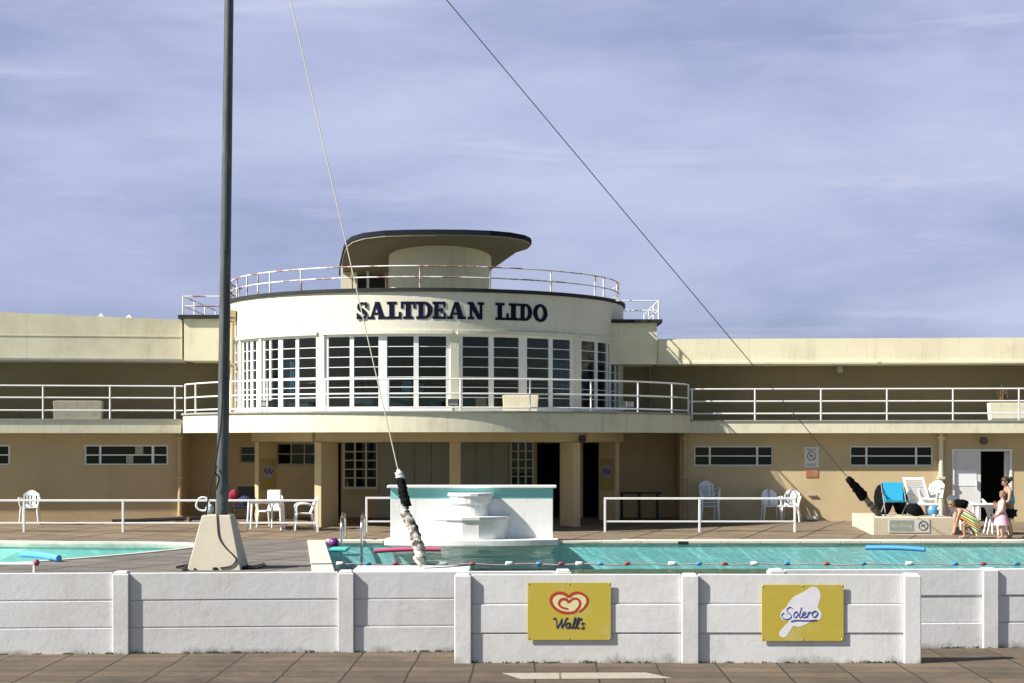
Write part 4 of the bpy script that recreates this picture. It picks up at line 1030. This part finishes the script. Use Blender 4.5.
c0 = plastic_chair('white plastic chair standing alone against the buff wall at the far left'); c0['group'] = G
at(c0,30,0,43.75,.15)
def pc(px,d,rz,label,z=None,src=None): 
    o = dup(src or c0,(0,0,0),0,label,G); return at(o,px,0,d,rz,z)
pc(304,41.45,-1.35,'white plastic armchair at the right of the white table beside the big column')
pc(270,42.15,-.5,'white plastic chair behind the white table left of the columns')
for i,l in enumerate(('bottom chair of the white plastic stack behind the right railing','middle chair of the white plastic stack behind the right railing','top chair of the white plastic stack behind the right railing')):
    pc(708.5,44.4,.1,l,zdeck(44.4)+.11*i)
c1 = plastic_chair('round backed white plastic chair against the buff wall right of the stack',1); c1['group'] = G; at(c1,771,0,44.4,.05)
pc(791,44.35,-.25,'slatted white plastic chair just right of the round backed one by the wall')
pc(961,41.6,.5,'white plastic chair behind the bending child, black cloth on its seat')
pc(997,40.5,1.5,'white plastic chair between the white table and the woman')
pc(932,41.6,-.7,'white plastic chair standing on the plinth right of the lounger',.457)
tag(MB().ellipsoid((WX(959,41.4),41.35,.72),(.23,.10,.13),12,8,.12,4).build('black_bag',BLACK),'black cloth bag slung over the chair behind the bending child','bag')
def white_table(label, px, d, w=.95, dep=.7, h=.73):
    r = thing('plastic_table', label, 'table', (0,0,0), 'white plastic tables')
    TB().prism([(w/2*cos(a)*min(1.18,1/max(abs(cos(a)),abs(sin(a)))),dep/2*sin(a)*min(1.18,1/max(abs(cos(a)),abs(sin(a))))) for a in [2*pi*k/32 for k in range(32)]],h-.03,h).build('tabletop',PLASTIC,r,bevel=.008)
    TB().box(-w/2+.10,w/2-.10,-dep/2+.10,dep/2-.10,h-.085,h-.031).build('apron',PLASTIC,r)
    for sx_ in (-1,1):
        for sy in (-1,1): TB().tube([(sx_*(w/2-.10),sy*(dep/2-.10),h-.04),(sx_*(w/2-.06),sy*(dep/2-.06),0)],[.034,.024],8).build('leg',PLASTIC,r,smooth=True)
    r.location = (WX(px,d),d,zdeck(d)); return r
white_table('white plastic table behind the left railing with a white box on it',266,41.55)
tag(MB().box(WX(268,41.7),WX(281,41.7),41.6,41.8,zdeck(41.5)+.731,zdeck(41.5)+.731+.24).build('cooler_box',PLASTIC,bevel=.02),'small white box standing on the white table at the left','box')
white_table('white plastic table between the bending child and the woman',985,40.3,.62,.6,.74)
# dark folding chair with a red cloth, dark table in the recess
dk_ = thing('folding_chair','dark high-backed folding chair in the shade behind the flagpole','chair',(WX(244,43),43,zdeck(43)))
o = Vector(dk_.location); NV = plain('dark_blue_fabric',(.02,.022,.045),.9)
L_ = lambda *p: tuple(o+Vector(p))
t = MB(); t.hexa([L_(-.25,-.2,.44),L_(.25,-.2,.44),L_(.25,.2,.40),L_(-.25,.2,.40),L_(-.25,-.2,.49),L_(.25,-.2,.49),L_(.25,.2,.45),L_(-.25,.2,.45)]); t.build('seat',NV,dk_,bevel=.015)
t = MB(); t.hexa([L_(-.25,.17,.42),L_(.25,.17,.42),L_(.25,.22,.42),L_(-.25,.22,.42),L_(-.22,.33,.97),L_(.22,.33,.97),L_(.22,.38,.97),L_(-.22,.38,.97)]); t.build('backrest',BLACK,dk_,bevel=.02)
for sx_ in (-.25,.25):
    MB().tube([L_(sx_,-.22,0),L_(sx_,.2,.44)],.014,8).build('leg',BLACKP,dk_); MB().tube([L_(sx_,.24,0),L_(sx_,-.18,.46)],.014,8).build('leg',BLACKP,dk_)
    MB().tube([L_(sx_,-.2,.66),L_(sx_,.24,.67)],.02,8).build('armrest',BLACKP,dk_)
tag(MB().ellipsoid(L_(-.26,-.02,.76),(.12,.13,.13),12,8,.12,2).build('red_cloth',plain('crimson_cloth',(.33,.02,.05),.9)),'crumpled crimson cloth on the left arm of the dark folding chair','cloth')
tag(MB().ellipsoid(L_(.02,-.05,.60),(.2,.15,.13),12,8,.12,6).build('dark_blue_bag',plain('navy_cloth',(.03,.03,.10),.9)),'navy bag lying on the seat of the dark folding chair','bag')
dt = thing('dark_table','dark folding table in the shaded recess right of the columns','table',(WX(640,44.9),44.9,zdeck(44.9)))
o = Vector(dt.location); MB().box(o.x-.55,o.x+.55,o.y-.3,o.y+.3,o.z+.70,o.z+.74).build('tabletop',BLACKP,dt,bevel=.008)
for sx_ in (-.48,-.02,.46): 
    for sy in (-.24,.24): MB().tube([(o.x+sx_,o.y+sy,o.z+.70),(o.x+sx_,o.y+sy,o.z)],.022,8).build('leg',BLACKP,dt)
def onp(name,label,cat,px,d): return thing(name,label,cat,(WX(px,d),d,.457))
# blue deck chair
bc = onp('deck_chair','bright blue fabric folding chair on the plinth beside the wrapped wire','chair',893,41.5); o = Vector(bc.location)
BLUF = plain('turquoise_blue_fabric',(.02,.36,.58),.8,0,.15,30); ALU = plain('aluminium_tube',(.55,.56,.58),.3,1)
L2 = lambda *p: tuple(o+Vector(p))
t = MB(); t.hexa([L2(-.24,-.06,.34),L2(.24,-.06,.34),L2(.24,-.03,.34),L2(-.24,-.03,.34),L2(-.22,.10,.80),L2(.26,.10,.80),L2(.26,.13,.80),L2(-.22,.13,.80)]); t.build('backrest',BLUF,bc,bevel=.01)
t = MB(); t.hexa([L2(-.24,-.40,.36),L2(.24,-.40,.36),L2(.24,-.06,.31),L2(-.24,-.06,.31),L2(-.24,-.40,.38),L2(.24,-.40,.38),L2(.24,-.06,.33),L2(-.24,-.06,.33)]); t.build('seat',BLUF,bc)
for sx_ in (-.27,.27):
    MB().tube([L2(sx_,-.42,0),L2(sx_,.14,.82)],.014,8).build('frame',ALU,bc,smooth=True); MB().tube([L2(sx_,.20,0),L2(sx_,-.40,.38)],.014,8).build('leg',ALU,bc,smooth=True)
    MB().tube([L2(sx_,-.38,.52),L2(sx_,.06,.55)],.018,8).build('armrest',ALU,bc,smooth=True)
tag(MB().ellipsoid((WX(884,41.9),41.95,.457+.36),(.24,.2,.40),14,9,.08,3).build('rucksack',BLACK),'big black bag behind the left side of the blue chair','bag')
tag(MB().ellipsoid((WX(902,42.0),42.1,.457+.33),(.22,.2,.36),14,9,.08,8).build('rucksack',BLACK),'big black bag between the blue chair and the white lounger','bag')
t = MB(); t.tube([(WX(x,40.9),40.9+y,.457+h) for x,y,h in ((907,0,.10),(911,0,.17),(915,0,.16),(919,0,.11),(924,0,.05))],[.05,.15,.16,.12,.03],12)
tag(t.build('duffel_bag',BLACK,smooth=True,auto=180),'black bag slumped on the plinth edge in front of the lounger','bag')
# white lounger, back raised
lg = onp('sun_lounger','white plastic sun lounger with its slatted back raised, on the plinth','sun lounger',916,41.7); o = Vector(lg.location)
L3 = lambda *p: tuple(o+Vector(p)); SLAT = plain('grey_white_slats',(.50,.51,.55),.6)
ax = Vector((-.28,-.10,.93)).normalized()
def inc(u,w_,v): return tuple(o+Vector((.10,-.02,.28))+Vector((.94,-.34,0))*u+ax*w_*.72+Vector((-.1,-.9,.0))*v)
t = MB()
for (a,b_,c_,d_) in ((-.26,-.20,0,.93),(.20,.26,0,.93),(-.199,.199,.82,.93),(-.199,.199,0,.06)): t.hexa([inc(a,c_,0),inc(b_,c_,0),inc(b_,c_,-.04),inc(a,c_,-.04),inc(a,d_,0),inc(b_,d_,0),inc(b_,d_,-.04),inc(a,d_,-.04)])
bk = t.build('backrest',PLASTIC,lg,bevel=.01)
t = MB()
for i in range(9):
    c_ = .075+.083*i; t.hexa([inc(-.198,c_,-.005),inc(.198,c_,-.005),inc(.198,c_,-.03),inc(-.198,c_,-.03),inc(-.198,c_+.062,-.005),inc(.198,c_+.062,-.005),inc(.198,c_+.062,-.03),inc(-.198,c_+.062,-.03)])
t.build('slats',SLAT,lg)
t = MB(); t.hexa([L3(-.16,-.5,.24),L3(.44,-.5,.24),L3(.40,.5,.24),L3(-.18,.5,.24),L3(-.16,-.5,.29),L3(.44,-.5,.29),L3(.40,.5,.29),L3(-.18,.5,.29)]); t.build('bed',PLASTIC,lg,bevel=.012)
for (x,y) in ((-.13,-.45),(.40,-.45),(-.14,.45),(.36,.45)): MB().tube([L3(x,y,.26),L3(x*1.05,y*1.02,0)],[.035,.03],8).build('leg',PLASTIC,lg,smooth=True)
bl = thing('beach_ball','blue and white ball on the plinth by the white chair','ball',(WX(933.5,40.7),40.7,.457+.14)); o = Vector(bl.location)
MB().ellipsoid(tuple(o),(.14,.14,.14),18,12).build('ball',BB,bl,smooth=True)
t = MB()
for a in (0,2.1,4.2): t.ellipsoid(tuple(o+Vector((.1*cos(a+.4),-.085,.1*sin(a+.4)))),(.045,.035,.045),10,6)
t.add([],[]); t.build('white_patches',PLASTIC,bl,smooth=True)
# ------------------------------------------------------------------ people
def skin_mesh(name, verts, edges, m, parent, sub=2, root=0):
    me = bpy.data.meshes.new(name); me.from_pydata([v[0] for v in verts],edges,[]); o = bpy.data.objects.new(name,me); COL.objects.link(o)
    md = o.modifiers.new('skin','SKIN'); md.use_smooth_shade = True
    sv = me.skin_vertices[0].data
    for i,v in enumerate(verts):
        r = v[1] if isinstance(v[1],(tuple,list)) else (v[1],v[1]); sv[i].radius = r; sv[i].use_root = (i == root)
    s_ = o.modifiers.new('sub','SUBSURF'); s_.levels = sub; s_.render_levels = sub
    bpy.context.view_layer.update()
    ev = o.evaluated_get(bpy.context.evaluated_depsgraph_get()); nm = bpy.data.meshes.new_from_object(ev)
    o.modifiers.clear(); old = o.data; o.data = nm; bpy.data.meshes.remove(old); nm.name = name
    nm.materials.clear(); nm.materials.append(m)
    for f in nm.polygons: f.use_smooth = True
    o.parent = parent; return o
SKIN_M = plain('skin',(.42,.23,.15),.5,0,.08); SKIN_P = plain('pale_skin',(.50,.29,.20),.5,0,.08)
HAIRD = plain('dark_hair',(.035,.022,.015),.6,0,.4,30); HAIRB = plain('fair_hair',(.23,.15,.07),.6,0,.35,30)
def person(label, loc, J, k, skin_m, hair, hair_len=.0):
    """J: joints in metres relative to the feet; k: size factor for radii."""
    r = thing('person', label, 'person', loc)
    names = []; verts = []; edges = []
    def V(p,rad): verts.append((tuple(p),rad)); return len(verts)-1
    pel = V(J['pelvis'],.125*k); sp = V(J['spine'],.105*k); ch = V(J['chest'],(.135*k,.105*k)); nk = V(J['neck'],.05*k)
    hd = Vector(J['head']); up = Vector(J['up']).normalized(); fw_ = Vector(J['face']).normalized()
    h0 = V(hd-up*.07*k-0*fw_,.062*k); h1 = V(hd,.088*k); h2 = V(hd+up*.06*k,.075*k)
    edges += [(pel,sp),(sp,ch),(ch,nk),(nk,h0),(h0,h1),(h1,h2)]
    ns = V(hd+fw_*.095*k-up*.015*k,.014*k); edges.append((h1,ns))
    for s in ('L','R'):
        sh,el,wr,ha = [Vector(J[x+s]) for x in ('sh','el','wr','ha')]
        a = V(sh,.055*k); b_ = V(sh.lerp(el,.5),.045*k); c = V(el,.038*k); d = V(el.lerp(wr,.4),.036*k); e = V(wr,.026*k); f = V(wr.lerp(ha,.55),(.036*k,.024*k)); 
        edges += [(ch,a),(a,b_),(b_,c),(c,d),(d,e),(e,f)]
        dr = (ha-wr).normalized(); sd_ = dr.cross(Vector((0,1,.3))).normalized()
        cu_ = dr.cross(sd_).normalized()
        for i,(off,ln) in enumerate(((-.032,.075),(-.011,.088),(.011,.084),(.032,.066))):
            p = wr.lerp(ha,.75)+sd_*off*k*1.1; q = p+dr*ln*.55*k+sd_*off*.2*k; w_ = q+(dr+cu_*.4)*ln*.45*k
            x = V(p,.0105*k); y = V(q,.0095*k); z_ = V(w_,.007*k); edges += [(f,x),(x,y),(y,z_)]
        p = wr.lerp(ha,.35)+sd_*.045*k; q = p+(dr*.7+sd_*.4)*.045*k; x = V(p,.012*k); y = V(q,.009*k); edges += [(f,x),(x,y)]
        hp,kn,an,to = [Vector(J[x_+s]) for x_ in ('hip','kn','an','to')]
        a = V(hp,.085*k); b_ = V(hp.lerp(kn,.5),.072*k); c = V(kn,.052*k); d = V(kn.lerp(an,.35),.054*k); e = V(an,.035*k); g = V(an.lerp(to,.5)+Vector((0,0,-.012*k)),(.038*k,.026*k)); h = V(to,(.036*k,.018*k))
        edges += [(pel,a),(a,b_),(b_,c),(c,d),(d,e),(e,g),(g,h)]
    skin_mesh('body',verts,edges,skin_m,r)
    # hair cap: back and top of the skull, with its length down the neck
    t = MB(); lat = up.cross(fw_).normalized(); vs = []; fs = []; nu,nv = 16,9
    lim = radians(108+hair_len*300)
    for j in range(nv+1):
        for i in range(nu):
            a = 2*pi*i/nu; fr_ = cos(a)     # 1 = towards the face
            th = lim*j/nv*(1-.45*max(0,fr_)); rr_ = .104*k*(1+.03*sin(5*a+j))
            dirv = up*cos(th)*1.05+(fw_*cos(a)+lat*sin(a)*.92)*sin(th)
            p = hd+up*.02*k-fw_*.012*k+dirv*rr_
            if j >= nv-2 and fr_ < .3: p -= up*hair_len*(j-nv+3)/3
            vs.append(p+Vector(loc))
    for j in range(nv):
        for i in range(nu): fs.append((j*nu+i,(j+1)*nu+i,(j+1)*nu+(i+1)%nu,j*nu+(i+1)%nu))
    h = t.add(vs,fs).build('hair',hair,r,smooth=True,auto=180)
    sol = h.modifiers.new('thick','SOLIDIFY'); sol.thickness = .012
    for s in (-1,1):
        MB().ellipsoid(tuple(Vector(loc)+hd+fw_*.084*k+lat*s*.032*k+up*.008*k),(.011*k,)*3,8,6).build('eye',BLACKP,r)
        MB().ellipsoid(tuple(Vector(loc)+hd+lat*s*.088*k),(.018*k,.012*k,.026*k),8,6).build('ear',skin_m,r)
    MB().ellipsoid(tuple(Vector(loc)+hd+fw_*.082*k-up*.045*k),(.010*k,.022*k,.008*k),8,6).build('mouth',plain('lips',(.35,.10,.09),.5),r)
    return r
# woman at the right edge, facing left, arms round the girl
WL = (WX(1009,39.35),39.35,zdeck(39.35)+.015)
JW = dict(pelvis=(.02,0,.74),spine=(.0,0,.90),chest=(-.02,0,1.05),neck=(-.045,0,1.17),head=(-.085,0,1.285),up=(-.28,0,1),face=(-1,-.15,-.35),
    shL=(-.01,-.14,1.09),elL=(-.06,-.20,.86),wrL=(-.23,-.15,.76),haL=(-.33,-.10,.76),shR=(-.01,.14,1.09),elR=(-.08,.19,.87),wrR=(-.24,.10,.79),haR=(-.33,.04,.80),
    hipL=(.02,-.075,.68),knL=(-.03,-.085,.37),anL=(.01,-.09,.055),toL=(-.15,-.10,.02),hipR=(.02,.075,.68),knR=(.02,.08,.37),anR=(.09,.085,.055),toR=(-.06,.10,.02))
wm = person('woman with dark tied hair in a blue top and black shorts, holding a girl', WL, JW, 1.02, SKIN_M, HAIRD, .02)
def cloth(name,verts,edges,m,parent,sub=2): return skin_mesh(name,verts,edges,m,parent,sub)
k = 1.02; q = JW
mm, nt, bb = newmat('blue_patterned_top'); n_ = noise(nt, coords(nt), 28, 3, .6); r_ = ramp(nt,n_.outputs[0],[(.42,(.02,.26,.50)),(.56,(.10,.50,.68)),(.68,(.5,.7,.75))]); nt.links.new(r_.outputs[0],bb.inputs['Base Color']); bb.inputs['Roughness'].default_value = .85
cloth('top',[((.02,0,.72),.15*k),((.0,0,.90),.135*k),((-.02,0,1.05),(.152*k,.122*k)),((-.01,-.10,1.12),.045*k),((-.01,.10,1.12),.045*k)],[(0,1),(1,2),(2,3),(2,4)],mm,wm)
cloth('shorts',[((.02,0,.72),.160*k),((.02,-.075,.62),.130*k),((-.01,-.083,.42),.115*k),((.02,.075,.62),.130*k),((.02,.08,.42),.115*k)],[(0,1),(1,2),(0,3),(3,4)],BLACK,wm)
MB().ellipsoid((WL[0]+.035,WL[1],WL[2]+1.36),(.05,.05,.06),10,7).build('hair_bun',HAIRD,wm,smooth=True)
for y,x in ((-.095,-.05),(.092,.03)): MB().box(WL[0]+x-.13,WL[0]+x+.10,WL[1]+y-.045,WL[1]+y+.045,WL[2]-.014,WL[2]+.004).build('sandal',plain('brown_sandal',(.16,.07,.04),.7),wm,bevel=.01)
# girl in front of her
GL = (WX(1001.5,39.2),39.2,zdeck(39.2)+.012)
JG = dict(pelvis=(.0,0,.58),spine=(.01,0,.70),chest=(.02,0,.81),neck=(.03,0,.90),head=(.02,0,1.005),up=(-.05,0,1),face=(-1,-.45,-.12),
    shL=(.02,-.11,.845),elL=(-.02,-.15,.67),wrL=(-.10,-.10,.56),haL=(-.15,-.06,.51),shR=(.02,.11,.845),elR=(.0,.14,.67),wrR=(-.09,.09,.57),haR=(-.15,.06,.52),
    hipL=(.0,-.055,.53),knL=(-.02,-.06,.29),anL=(.0,-.06,.045),toL=(-.12,-.08,.018),hipR=(.0,.055,.53),knR=(.01,.06,.29),anR=(.04,.06,.045),toR=(-.07,.08,.018))
gr = person('young girl in a pale top and pink skirt leaning back against the woman', GL, JG, .80, SKIN_P, HAIRB, .05)
k = .80
cloth('top',[((.0,0,.60),.135*k),((.01,0,.70),.128*k),((.02,0,.82),(.15*k,.122*k)),((.02,-.09,.86),.05*k),((.01,-.115,.77),.055*k),((.02,.09,.86),.05*k),((.01,.115,.77),.055*k)],[(0,1),(1,2),(2,3),(3,4),(2,5),(5,6)],plain('pale_lilac_cotton',(.68,.66,.74),.9,0,.1,20),gr)
MB().lathe([(.115*k,.64),(.16*k,.54),(.20*k,.42),(.235*k,.31),(.225*k,.31),(.19*k,.42),(.14*k,.54)],GL,20).build('skirt',plain('pink_cotton',(.70,.40,.50),.9,0,.15,14),gr,smooth=True)
# child bending to the water with a striped towel
CL = (WX(963,39.25),39.25,zdeck(39.25)+.012)
JC = dict(pelvis=(.20,0,.46),spine=(.10,0,.56),chest=(-.04,0,.63),neck=(-.17,0,.69),head=(-.265,0,.775),up=(-.55,0,.8),face=(-.85,-.25,-.55),
    shL=(-.10,-.13,.64),elL=(-.18,-.15,.42),wrL=(-.22,-.12,.20),haL=(-.26,-.10,.08),shR=(-.10,.13,.64),elR=(-.15,.15,.42),wrR=(-.18,.10,.21),haR=(-.21,.08,.09),
    hipL=(.18,-.07,.42),knL=(-.02,-.10,.31),anL=(.02,-.09,.05),toL=(-.13,-.10,.02),hipR=(.18,.07,.42),knR=(.0,.10,.31),anR=(.08,.09,.05),toR=(-.07,.10,.02))
cc = person('fair-haired child bending down to the pool edge with a striped towel round the back', CL, JC, .84, SKIN_M, HAIRB, .01)
k = .84
cloth('swimsuit',[((.20,0,.46),.138*k),((.10,0,.56),.118*k),((-.04,0,.63),(.145*k,.118*k))],[(0,1),(1,2)],plain('yellow_swimsuit',(.62,.45,.10),.8),cc)
mt, nt, bb = newmat('striped_towel'); co = coords(nt); dp = nd(nt,'ShaderNodeVectorMath'); dp.operation = 'DOT_PRODUCT'; nt.links.new(co,dp.inputs[0]); dp.inputs[1].default_value = (1.9,-.6,3.4)
fr = math_(nt,'FRACT', math_(nt,'MULTIPLY', dp.outputs['Value'], 1.15)); rm = nt.nodes.new('ShaderNodeValToRGB'); rm.color_ramp.interpolation = 'CONSTANT'
cols = [(0,(.75,.48,.03)),(.14,(.8,.8,.76)),(.24,(.03,.25,.06)),(.36,(.8,.8,.76)),(.44,(.5,.05,.05)),(.54,(.75,.48,.03)),(.68,(.02,.02,.02)),(.76,(.8,.8,.76)),(.86,(.05,.30,.10))]
el = rm.color_ramp.elements
while len(el) < len(cols): el.new(.5)
for e,(p,c) in zip(el,cols): e.position = p; e.color = rgba(c)
nt.links.new(fr,rm.inputs[0]); nt.links.new(rm.outputs[0],bb.inputs['Base Color']); bb.inputs['Roughness'].default_value = .95
sec = [(-.13,.66,.15,.16),(-.05,.70,.17,.20),(.06,.68,.18,.26),(.17,.62,.19,.30),(.27,.52,.20,.32),(.33,.40,.20,.30),(.35,.28,.20,.26)]
vs = []; fs = []; nu = 18
for si,(x,zz,hw,dr) in enumerate(sec):
    for i in range(nu+1):
        a = -1+2*i/nu; w_ = abs(a)
        y = hw*sin(a*pi/2*min(1,1.2)); dz = -dr*max(0,(w_-.45)/.55)**1.3-.04*w_*w_
        vs.append((CL[0]+x-.10*max(0,w_-.5)*(1 if si > 2 else .6)+.012*sin(9*a+si),CL[1]+y+.012*sin(11*a+2*si),CL[2]+zz+dz))
for s in range(len(sec)-1):
    for i in range(nu): fs.append((s*(nu+1)+i,s*(nu+1)+i+1,(s+1)*(nu+1)+i+1,(s+1)*(nu+1)+i))
tw = MB().add(vs,fs).build('striped_towel',mt,None,smooth=True,auto=180); sm = tw.modifiers.new('thick','SOLIDIFY'); sm.thickness = .014; s2 = tw.modifiers.new('sub','SUBSURF'); s2.levels = 1; s2.render_levels = 1
tag(tw,'striped yellow, green and white towel wrapped over the bending child','towel')
# pink cloth on the ground behind the white table
tag(MB().ellipsoid((WX(975,41),41,zdeck(41)+.09),(.16,.12,.10),14,8,.14,11).build('pink_towel',plain('pink_towel_cloth',(.60,.28,.45),.95)),'crumpled pink towel on the ground behind the white table','towel')
# ------------------------------------------------------------------ camera, sky, sun
AZ, EL = radians(71), radians(38)        # sun: 71 degrees to the left of the way back to the camera
sd = Vector((-sin(AZ)*cos(EL), -cos(AZ)*cos(EL), sin(EL)))
sun = bpy.data.lights.new('sun','SUN'); sun.energy = SUN_E; sun.angle = radians(.5); sun.color = (1.0,.95,.85)
so = bpy.data.objects.new('sun', sun); COL.objects.link(so); so.rotation_euler = (-sd).to_track_quat('-Z','Y').to_euler(); so.location = (-20,0,30)
w = bpy.data.worlds.new('World'); S.world = w; w.use_nodes = True; nt = w.node_tree
bg = nt.nodes['Background']; bg.inputs['Strength'].default_value = SKY_S
sky = nt.nodes.new('ShaderNodeTexSky'); sky.sky_type = 'NISHITA'; sky.sun_disc = False; sky.sun_elevation = EL
sky.sun_rotation = atan2(sd.x, sd.y); sky.altitude = 30; sky.ozone_density = 2.0; sky.dust_density = .6
tc = nt.nodes.new('ShaderNodeTexCoord'); co = tc.outputs['Generated']
def cl(sc, scale, det, rough, dist=0):
    n_ = noise(nt, co, scale, det, rough, sc); n_.inputs['Distortion'].default_value = dist; return n_
base = mix(nt, .75, sky.outputs[0], tuple(x*SKY_K for x in (.285,.345,.60)))
sx = nd(nt,'ShaderNodeSeparateXYZ'); nt.links.new(co, sx.inputs[0])
n1 = cl((4.2,4.2,15),1.0,9,.58,.3); n2 = cl((2.2,2.2,9),1.0,7,.55,.2); n3 = cl((4,4,34),1.0,9,.64,.5)
r1 = ramp(nt, n1.outputs[0], [(.43,0.0),(.66,1.0)]); r2 = ramp(nt, n2.outputs[0], [(.38,0.0),(.60,1.0)]); r3 = ramp(nt, n3.outputs[0], [(.58,0.0),(.76,1.0)])
c = mix(nt, math_(nt,'MULTIPLY', r2.outputs[0], .75), base, tuple(x*SKY_K for x in (.50,.55,.79)))
c = mix(nt, math_(nt,'MULTIPLY', r1.outputs[0], .50), c, tuple(x*SKY_K for x in (.66,.70,.90)))
c = mix(nt, math_(nt,'MULTIPLY', r3.outputs[0], .28), c, tuple(x*SKY_K for x in (.95,.96,1.02)))
hi = ramp(nt, sx.outputs[2], [(.28,0.0),(.60,1.0)])          # the cloud bank thins out to clear sky overhead
c = mix(nt, hi.outputs[0], c, sky.outputs[0])
so_ = ramp(nt, math_(nt,'ADD', math_(nt,'MULTIPLY', sx.outputs[1], .5), .5), [(.36,0.0),(.66,1.0)])   # clear to the south, cloud bank in the north
c = mix(nt, so_.outputs[0], sky.outputs[0], c)
nt.links.new(c, bg.inputs['Color'])
cam = bpy.data.cameras.new('camera'); cam.sensor_fit = 'HORIZONTAL'; cam.sensor_width = 36; cam.lens = F/1024*36
cam.shift_y = (YH-341.5)/1024; cam.clip_start = .1; cam.clip_end = 3000
cobj = bpy.data.objects.new('camera', cam); COL.objects.link(cobj); cobj.location = (0,0,EYE); cobj.rotation_euler = (radians(90),0,0)
S.camera = cobj
S.view_settings.view_transform = 'Standard'; S.view_settings.look = 'None'; S.view_settings.gamma = 1; S.view_settings.use_curve_mapping = False
S.view_settings.exposure = EXPO
S.cycles.max_bounces = 8; S.cycles.transparent_max_bounces = 12
